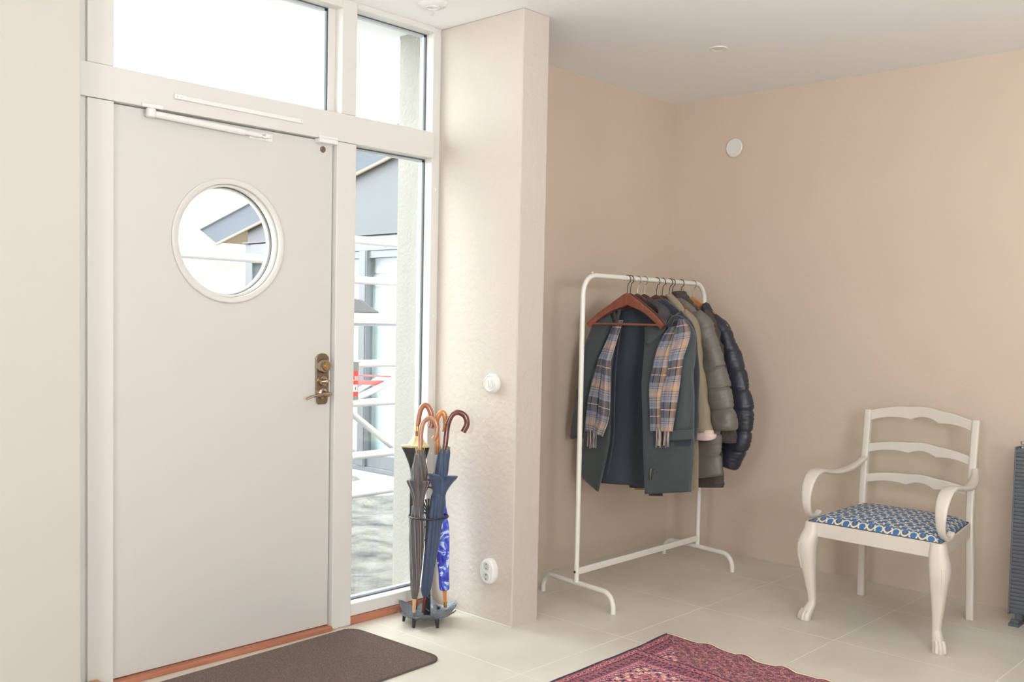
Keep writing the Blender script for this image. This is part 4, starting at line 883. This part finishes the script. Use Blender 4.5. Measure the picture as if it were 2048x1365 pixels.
obj('strap', tube(B(), [a.lerp(b, 0.785), a.lerp(b, 0.81)], 0.0200, 24), 'blackcloth', u3)
canopy(a, b, [(0.017, 0.555), (0.022, 0.60), (0.021, 0.66), (0.016, 0.690), (0.008, 0.692)], mat('pale_silver_lining', (206, 206, 210), 0.5), u3, 6, 0.6, 0.16, 'silver_lining', seed=9)
crook([b - Vector((0, 0, 0.03)), (2.991, -0.147, 0.780), (2.990, -0.140, 0.850), (2.991, -0.137, 0.895), (3.000, -0.144, 0.925), (3.010, -0.152, 0.934), (3.019, -0.160, 0.918), (3.021, -0.165, 0.880), (3.016, -0.164, 0.845)], 0.0120, 'w_orange', u3)
shaft(a.lerp(b, 0.1), b, 0.006, 'w_orange', u3)

u4 = thing('umbrella', (2.9, -0.1, 0.04), 'black umbrella with cream-gold trim and chestnut crook handle, at the back by the glass', 'umbrella', 'umbrellas in the stand')
a, b = Vector((2.895, -0.120, 0.042)), Vector((2.924, -0.084, 0.800))
obj('tip', tube(B(), [a, a.lerp(b, 0.045)], 0.0075, 14), 'blackcloth', u4); obj('shaft_tip', tube(B(), [a.lerp(b, 0.045), a.lerp(b, 0.10)], 0.0085, 14), 'w_brown', u4)
canopy(a, b, [(0.011, 0.070), (0.018, 0.12), (0.025, 0.28), (0.030, 0.45), (0.028, 0.56), (0.024, 0.60)], 'blackcloth', u4, 8, 1.0, 0.12, seed=10)
canopy(a, b, [(0.022, 0.58), (0.030, 0.64), (0.048, 0.705), (0.056, 0.735), (0.030, 0.737)], 'blackcloth', u4, 3, 0.2, 0.12, 'canopy_flare', seed=11, flare=lambda z: 0.12 * max(0, (z - 0.64) / 0.1))
canopy(a, b, [(0.050, 0.730), (0.0585, 0.737), (0.0595, 0.745), (0.045, 0.747)], 'goldtrim', u4, 3, 0.2, 0.22, 'gold_trim', seed=11)
canopy(a, b, [(0.045, 0.742), (0.030, 0.762), (0.020, 0.782), (0.010, 0.784)], 'goldtrim', u4, 7, 0.2, 0.10, 'gold_lining', seed=12)
crook([b - Vector((0, 0, 0.05)), (2.925, -0.082, 0.830), (2.929, -0.079, 0.880), (2.937, -0.082, 0.935), (2.949, -0.091, 0.962), (2.963, -0.104, 0.960), (2.974, -0.116, 0.930), (2.976, -0.122, 0.890), (2.970, -0.120, 0.862)], 0.0125, 'w_brown', u4)
obj('collar', tube(B(), [(2.9255, -0.081, 0.848), (2.9275, -0.080, 0.868)], 0.0138, 16), 'brass', u4)

# ------------------------------------------------------------------ doormat
dm = thing('doormat', (2.1, -0.33, 0), 'dark brown ribbed doormat with rounded corners in front of the door', 'doormat')
rrm = Matrix.Translation((1.62, -0.085, 0)) @ Matrix.Rotation(0.045, 4, 'Z')
def rounded(L, W, r, n_=10):
    pts = []
    for cx_, cy_, a0 in ((L - r, -r, 0.0), (r, -r, PI / 2), (r, -W + r, PI), (L - r, -W + r, 1.5 * PI)):
        for k in range(n_ + 1): a = a0 + PI / 2 * k / n_; pts.append((cx_ + r * math.cos(a), cy_ + r * math.sin(a)))
    return pts
LM, WM = 0.985, 0.57
obj('backing', prism(B(), rounded(LM, WM, 0.07), lambda x, y: rrm @ Vector((x, y, 0.0005)), lambda x, y: rrm @ Vector((x, y, 0.006))), 'mat_edge', dm, smooth=False)
mb = B(); nr = 76
for i in range(nr):
    y = -0.008 - (WM - 0.016) * i / (nr - 1); r = 0.07
    yy = min(max(min(-y, WM + y), 0), r); ins = r - math.sqrt(max(r * r - (r - yy) ** 2, 0)) + 0.006
    rows = []
    for k in range(41):
        x = ins + (LM - 2 * ins) * k / 40
        rows.append([rrm @ Vector((x, y - 0.0036, 0.006)), rrm @ Vector((x, y - 0.0018, 0.0105 + 0.0006 * nz(x, y, 1, 60))), rrm @ Vector((x, y + 0.0018, 0.0105)), rrm @ Vector((x, y + 0.0036, 0.006))])
    ringgrid(mb, rows)
tag(obj('ribbed_pile', mb, 'matt', dm, angle=180), kind='stuff')

# ------------------------------------------------------------------ oriental rug, pattern woven as colour of the wool
def rug():
    import random as R_
    c0 = Vector((3.540, -1.047)); ux = Vector((-1, -0.045)).normalized(); uy = Vector((-0.055, -1)).normalized(); L, W = 1.95, 1.25; st = 0.0045
    n_, m_ = int(L / st), int(W / st); bm = B(); col = bm.loops.layers.float_color.new('Col'); V = []
    def edge(a): return 0.006 * math.sin(a * 17) + 0.004 * math.sin(a * 41 + 1)
    for i in range(n_ + 1):
        row = []
        for j in range(m_ + 1):
            a, b = i * st, j * st
            p = c0 + ux * (a + (1 - i / n_) * 0.9 * edge(b) * (1 if j > 60 else j / 60)) + uy * (b + 0.006 * math.sin(a * 6) * (1 - j / m_))
            rip = max(0, 1 - a / 0.09) * max(0, math.sin(b * 34 + 0.6)) * 0.009 * min(1, b / 0.3)
            row.append(bm.verts.new((p.x, p.y, 0.006 + 0.0025 * nz(a, b, 0, 7) + rip)))
        V.append(row)
    RD, DK, PK, NV, OR, CRM, BRN = [lin(c) for c in ((176, 92, 108), (118, 76, 84), (208, 132, 146), (62, 56, 82), (218, 158, 132), (232, 208, 192), (132, 102, 100))]
    rnd = R_.Random(5)
    bands = [0.012, 0.040, 0.046, 0.105, 0.112, 0.140, 0.146, 0.205, 0.212, 0.262, 0.268, 0.300, 0.306, 0.365, 0.372, 0.400]
    def motif(u, v, kind):
        if kind == 0:      # reciprocal diamonds
            q = abs((u / 0.038) % 1 - 0.5) * 2 + abs(v * 2 - 1)
            return NV if q < 0.55 else (OR if q < 0.9 else RD)
        if kind == 1:      # fine hooked fill
            a = int(u / 0.009) ; b = int(v * 6); h = (a * 7 + b * 13 + (a ^ b) * 5) % 8
            return (NV, PK, BRN, CRM, RD, OR, DK, PK)[h]
        if kind == 2:      # slanted bars
            q = ((u / 0.022) + v * 0.8) % 1; return NV if q < 0.3 else (CRM if q < 0.42 else (PK if q < 0.75 else RD))
        a = int(u / 0.0135); b = int(v * 5); return (NV, CRM, PK, RD, OR)[(a * 3 + b * (2 if a % 2 else 3)) % 5]
    for i in range(n_):
        for j in range(m_):
            a, b = (i + .5) * st, (j + .5) * st
            f = bm.faces.new((V[i][j], V[i][j + 1], V[i + 1][j + 1], V[i + 1][j]))
            ea, eb = min(a, L - a), min(b, W - b)
            endz = 0.26   # extra panels of fill at the ends
            if eb < ea or ea > 0.26 + 0.4: d, u = eb, a
            else: d, u = ea, b
            if ea < endz and ea < eb * 1.15:
                g = ea; q = math.sin(b * 95 + 1.5 * math.sin(a * 60)) * math.sin(a * 150); h = rnd.random()
                c = BRN if h < 0.3 else (DK if q > 0.3 else (RD if h < 0.6 else (PK if h < 0.82 else (NV if h < 0.93 else OR))))
                if g < 0.010: c = DK
            else:
                d2 = eb if eb < 0.4 else (ea - endz)
                d, u = (eb, a) if (eb < ea - endz or ea < endz) else (ea - endz, b)
                if d < 0.012: c = NV if d < 0.009 else RD
                elif d > 0.40:
                    x_, y_ = (a - endz - 0.4) % 0.30 - 0.15, (b - 0.4) % 0.26 - 0.11; q = abs(x_) / 0.13 + abs(y_) / 0.10
                    c = RD if q > 1 else (NV if q > 0.88 else (CRM if q > 0.76 else (OR if q > 0.4 else (NV if q > 0.3 else CRM))))
                    if q > 1 and rnd.random() < 0.2: c = BRN
                else:
                    k = 0
                    while bands[k + 1] < d: k += 1
                    wv = (d - bands[k]) / (bands[k + 1] - bands[k])
                    c = (PK if (k // 2) % 2 else NV) if bands[k + 1] - bands[k] < 0.0085 else motif(u, wv, (0, 1, 2, 3)[(k // 2) % 4])
                if rnd.random() < 0.09: c = rnd.choice((RD, PK, DK))
            sh = rnd.uniform(0.85, 1.12); c = (c[0] * sh, c[1] * sh, c[2] * sh, 1)
            for l in f.loops: l[col] = c
    edge_pts = [[Vector(V[0][j].co) for j in range(m_ + 1)], [Vector(V[i][0].co) for i in range(n_ + 1)]]
    return bm, edge_pts
rg = thing('oriental_rug', (3.0, -1.6, 0), 'red and navy oriental rug with patterned borders and wavy selvedge', 'rug')
bm, (e1, e2) = rug()
obj('woven_pile', bm, 'rug', rg, recalc=False, angle=180)
obj('selvedge', tube(B(), [p + Vector((0.004, 0, -0.001)) for p in e1[::4]], (0.0035, 0.006), 8, up=(0, 0, 1)), mat('cream_selvedge', (226, 206, 176), 0.9), rg)
obj('selvedge_cord', tube(B(), [p + Vector((0.0105, 0, -0.002)) for p in e1[::4]], (0.0028, 0.0025), 8, up=(0, 0, 1)), mat('rust_cord', (170, 104, 78), 0.9), rg)
obj('side_binding', tube(B(), [p + Vector((0, 0.002, -0.002)) for p in e2[::6]], (0.0035, 0.004), 8, up=(0, 0, 1)), mat('navy_binding', (62, 58, 84), 0.9), rg)

# ------------------------------------------------------------------ outside
gm = B(); R0 = []
for i in range(90):
    row = []
    for j in range(90):
        x = -6 + 24 * (i / 89) ** 1.0; y = 0.26 + 17 * (j / 89) ** 1.4
        z = -0.16 + 0.05 * nz(x, y, 0, 1.1) + 0.05 * nz(x, y, 3, 3.5) + (0.02 * nz(x, y, 5, 9)) + (0.16 * max(0, y - 7))
        row.append(Vector((x, y, z)))
    R0.append(row)
ringgrid(gm, R0, False, False)
struct('outside_ground', gm, 'ground', angle=180)
# own wall: rendered reveal beside the side light and above the frame
struct('wall_reveal', boxb(3.064, XC, 0.089, 0.25, -0.2, H), 'render', smooth=False)
struct('outer_sill', boxb(1.45, 3.07, 0.125, 0.24, -0.2, 0.03), 'render', smooth=False)

# neighbouring wing
nb = thing('neighbouring_building', (6.0, 4.5, -0.2), 'grey clad neighbouring wing with sloping dark eave and sliding glass door', 'building')
Y0, Y1 = 2.0, 6.42
def roofz(y): return 2.167 + (7.0 - y) * 0.2224
obj('clad_wall', prism(B(), [(Y0, 2.13), (Y1, 2.13), (Y1, roofz(Y1) + 0.02), (Y0, roofz(Y0) + 0.02)], lambda y, z: (6.0, y, z), lambda y, z: (6.12, y, z)), 'cladding', nb, smooth=False)
obj('corner_post', boxb(5.97, 6.12, Y1 - 0.14, Y1, -0.2, 2.14), 'alu', nb, smooth=False)
obj('fascia', prism(B(), [(Y0, roofz(Y0)), (7.0, roofz(7.0)), (7.38, 2.347), (Y0, roofz(Y0) + 0.26)], lambda y, z: (5.95, y, z), lambda y, z: (5.985, y, z)), 'fascia', nb, smooth=False)
obj('eave_trim', tube(B(), [(5.945, Y0, roofz(Y0) + 0.0), (5.945, 7.0, roofz(7.0))], 0.016, 8), 'soffit', nb)
obj('soffit', prism(B(), [(Y0, roofz(Y0)), (7.0, roofz(7.0)), (7.05, roofz(7.0) + 0.03), (Y0, roofz(Y0) + 0.03)], lambda y, z: (5.985, y, z + 0.02), lambda y, z: (6.6, y, z + 0.02)), 'soffit', nb, smooth=False)
obj('roof', prism(B(), [(Y0, roofz(Y0) + 0.26), (7.38, 2.347), (7.38, 2.367), (Y0, roofz(Y0) + 0.28)], lambda y, z: (5.92, y, z), lambda y, z: (9.0, y, z)), 'scaf', nb, smooth=False)
obj('pale_backing', boxb(6.09, 6.10, Y0, Y1 - 0.14, -0.1, 2.1), 'glass_backing', nb, smooth=False)  # pale panel added close behind the panes so the glass reads bright
obj('room_floor', boxb(6.12, 8.0, Y0, Y1, -0.2, -0.12), 'deck', nb, smooth=False)
gd = obj('door_head', boxb(5.95, 6.06, Y0, Y1 - 0.14, 2.0, 2.14), 'alu', nb, smooth=False, bevel=0.004)
obj('drip_strip', boxb(5.93, 6.0, Y0, Y1, 2.15, 2.165), 'gasket', nb, smooth=False)
obj('door_sill', boxb(5.95, 6.06, Y0, Y1 - 0.14, -0.20, -0.10), 'alu', nb, smooth=False, bevel=0.004)
for y in (2.9, 4.20, 5.45):
    dv = obj('door_stile', boxb(5.94, 6.02, y - 0.02, y + 0.11, -0.1, 2.0), 'alu', nb, smooth=False, bevel=0.004)
    obj('stile_gasket', boxb(5.935, 5.94, y + 0.0, y + 0.012, -0.1, 2.0), 'gasket', dv, smooth=False)
    obj('stile_gasket', boxb(5.935, 5.94, y - 0.022, y - 0.010, -0.1, 2.0), 'cladding', dv, smooth=False)
for y0, y1 in ((2.0, 2.88), (3.01, 4.18), (4.31, 5.43), (5.56, 6.28)):
    lf = obj('door_rail', boxb(5.96, 6.01, y0, y1, -0.10, 0.03), 'alu', nb, smooth=False, bevel=0.003)
    obj('door_rail', boxb(5.96, 6.01, y0, y1, 1.93, 2.0), 'alu', nb, smooth=False, bevel=0.003)
    obj('door_pane', boxb(5.985, 5.992, y0, y1, 0.03, 1.93), 'glass_far', nb, smooth=False)
bl = B()
for k in (0, 1): obj('backing_strip', boxb(6.07, 6.085, Y0, Y1 - 0.14, 1.66 + 0.13 * k, 1.72 + 0.13 * k), 'glass_backing', nb, smooth=False)  # pale strips added before the backing to lighten bands in the glass
# deck in front of it
dk = thing('garden_deck', (5.4, 4.0, -0.2), 'weathered grey deck boards in front of the neighbouring glass door', 'deck')
for k in range(8):
    x = 4.95 + 0.125 * k; obj('board', boxb(x, x + 0.115, 3.0, 6.4, -0.17, -0.145), 'deck', dk, smooth=False)

# scaffold seen through the side light and the porthole
sf = thing('scaffold', (3.7, 1.8, -0.2), 'white tubular scaffold with guard rails standing outside the entrance', 'scaffold')
for x in (1.2, 3.72, 4.85): obj('standard', tube(B(), [(x, 1.80, -0.2), (x, 1.80, 2.6)], 0.024, 14), 'scaf', sf)
for z in (1.695, 1.490): obj('ledger', tube(B(), [(1.1, 1.76, z), (3.75, 1.76, z)], 0.026, 14), 'scaf', sf)
obj('ledger', tube(B(), [(3.65, 1.76, 1.862), (4.95, 1.76, 1.862)], 0.026, 14), 'scaf', sf)
for z, r in ((1.05, 0.026), (0.790, 0.026), (0.440, 0.026), (0.185, 0.026)):
    obj('ledger', tube(B(), [(1.1, 1.76, z), (4.95, 1.76, z)], r, 14), 'scaf', sf)
obj('ledger', tube(B(), [(3.65, 1.76, 1.600), (4.95, 1.76, 1.600)], 0.026, 14), 'scaf', sf)
obj('platform_beam', boxb(3.68, 4.95, 1.74, 1.82, 1.315, 1.385), 'scaf', sf, smooth=False, bevel=0.012)
obj('platform_edge', boxb(3.68, 4.95, 1.76, 1.80, 1.300, 1.316), 'alu', sf, smooth=False)
obj('diagonal_brace', tube(B(), [(3.72, 1.83, 0.70), (4.85, 1.83, 1.10)], 0.022, 12), 'scaf', sf)
obj('diagonal_brace', tube(B(), [(3.72, 1.84, 0.92), (4.38, 1.84, 0.45)], 0.022, 12), 'scaf', sf)
obj('diagonal_brace', tube(B(), [(3.72, 2.5, 0.44), (4.9, 2.5, 0.95)], 0.018, 12), 'scaf', sf)
tp_ = thing('tarpaulin_scrap', (4.0, 1.76, 1.39), 'crumpled grey scrap lying on the scaffold platform beam', 'scrap')
obj('fold', prism(B(), [(3.90, 1.3865), (4.16, 1.3865), (4.15, 1.400), (4.08, 1.430), (4.02, 1.470), (3.95, 1.480), (3.90, 1.44)], lambda x, z: (x, 1.745, z), lambda x, z: (x, 1.815, z)), 'bagdark', tp_, smooth=False, bevel=0.008)
rb = thing('red_board', (3.98, 1.6, 0.95), 'faded red painted board leaning behind the side window', 'board')
obj('board_face', tube(B(), [(3.95, 1.872, 0.926), (4.34, 1.872, 0.905)], (0.016, 0.010), 10, power=6, up=(0, 0, 1)), 'redbar', rb)
obj('board_edge', tube(B(), [(3.95, 1.872, 0.972), (4.36, 1.872, 0.950)], (0.006, 0.008), 10, power=6, up=(0, 0, 1)), 'redbar', rb)
tgx = thing('red_tag', (3.3, 0.9, 0.9), 'small red and white tag at the left edge of the side window', 'tag')
yt = 1.0; tx0, tx1 = 3.368, 3.418
obj('tag_plate', boxb(tx0, tx1, yt, yt + 0.012, 0.905, 1.055), 'red', tgx, smooth=False, bevel=0.003)
obj('tag_top', boxb(tx0, tx1, yt - 0.001, yt + 0.013, 1.055, 1.105), 'alu', tgx, smooth=False)
obj('tag_foot', boxb(tx0, tx1, yt - 0.001, yt + 0.013, 0.890, 0.912), 'alu', tgx, smooth=False)
obj('print_window', boxb(tx0 + 0.012, tx1 - 0.008, yt - 0.002, yt, 0.938, 0.978), 'tagwhite', tgx, smooth=False)
obj('print_dot', boxb(tx0 + 0.024, tx1 - 0.018, yt - 0.003, yt - 0.001, 0.948, 0.966), 'bagdark', tgx, smooth=False)
lt = B(); xl = tx0 + 0.008; zl_ = 1.000
for q in ((0, 0.004, 0, 0.026), (0, 0.010, 0.0, 0.005), (0.013, 0.023, 0.021, 0.026), (0.016, 0.020, 0, 0.026), (0.026, 0.030, 0, 0.026), (0.026, 0.036, 0, 0.004), (0.026, 0.036, 0.011, 0.015), (0.026, 0.036, 0.022, 0.026)):
    box(lt, xl + q[0], xl + q[1], yt - 0.002, yt, zl_ + q[2], zl_ + q[3])
obj('lettering', lt, 'tagwhite', tgx, smooth=False)
obj('hanging_cord', tube(B(), [((tx0 + tx1) / 2, yt + 0.006, 1.105), ((tx0 + tx1) / 2, 1.74, 1.49)], 0.003, 6), 'alu', tgx)

# rubble retaining wall and a bare tree behind
rw = thing('retaining_wall', (4.5, 9.4, 0.0), 'rough pale rubble stone wall at the back of the yard', 'stone wall')
rs = random.Random(11)
stones = []
for v in range(4):
    bm = B(); bmesh.ops.create_icosphere(bm, subdivisions=1, radius=0.5)
    for q in bm.verts: q.co *= 1 + rs.uniform(-0.16, 0.16)
    for q in bm.verts: q.co.y *= 0.7
    me = bpy.data.meshes.new('stone'); bm.to_mesh(me); bm.free(); me.materials.append(M['stone']); stones.append(me)
z = 0.05; row = 0
while z < 2.3:
    hgt = rs.uniform(0.24, 0.36); x = 2.6 + rs.uniform(0, 0.3)
    while x < 8.6:
        wd = rs.uniform(0.32, 0.62); o = bpy.data.objects.new('stone', stones[rs.randrange(4)]); C.objects.link(o); o.parent = rw
        o.location = Vector((x + wd / 2, 9.4 + rs.uniform(-0.06, 0.06) + z * 0.12, z + hgt / 2 + 0.25)) - rw.location; o.scale = (wd * 1.08, 0.6, hgt * 1.12); o.rotation_euler = (rs.uniform(-.2, .2), rs.uniform(-.15, .15), 0)
        x += wd
    z += hgt; row += 1
obj('wall_core', boxb(2.5, 8.8, 9.55, 9.9, 0.0, 2.6), 'stone', rw, smooth=False)
bt = thing('bare_tree', (5.6, 11.0, 1.5), 'bare leafless tree rising behind the stone wall', 'tree')
tr = obj('trunk', tube(B(), spline([(5.6, 11, 0.5), (5.7, 11, 2.6), (5.95, 11.1, 4.2), (6.1, 11.2, 6.5)], 5), [0.09 - 0.0045 * i for i in range(16)], 10), 'bark', bt)
for k in range(9):
    z0_ = 2.6 + 0.4 * k; d_ = rs.choice((-1, 1)); x0_ = 5.7 + 0.09 * k
    obj('branch', tube(B(), spline([(x0_, 11.05, z0_), (x0_ + d_ * 0.5, 11.1 + rs.uniform(-.3, .3), z0_ + 0.45), (x0_ + d_ * rs.uniform(0.9, 1.4), 11.2, z0_ + rs.uniform(0.7, 1.3))], 4), [0.03 - 0.0028 * i for i in range(9)], 7), 'bark', bt)
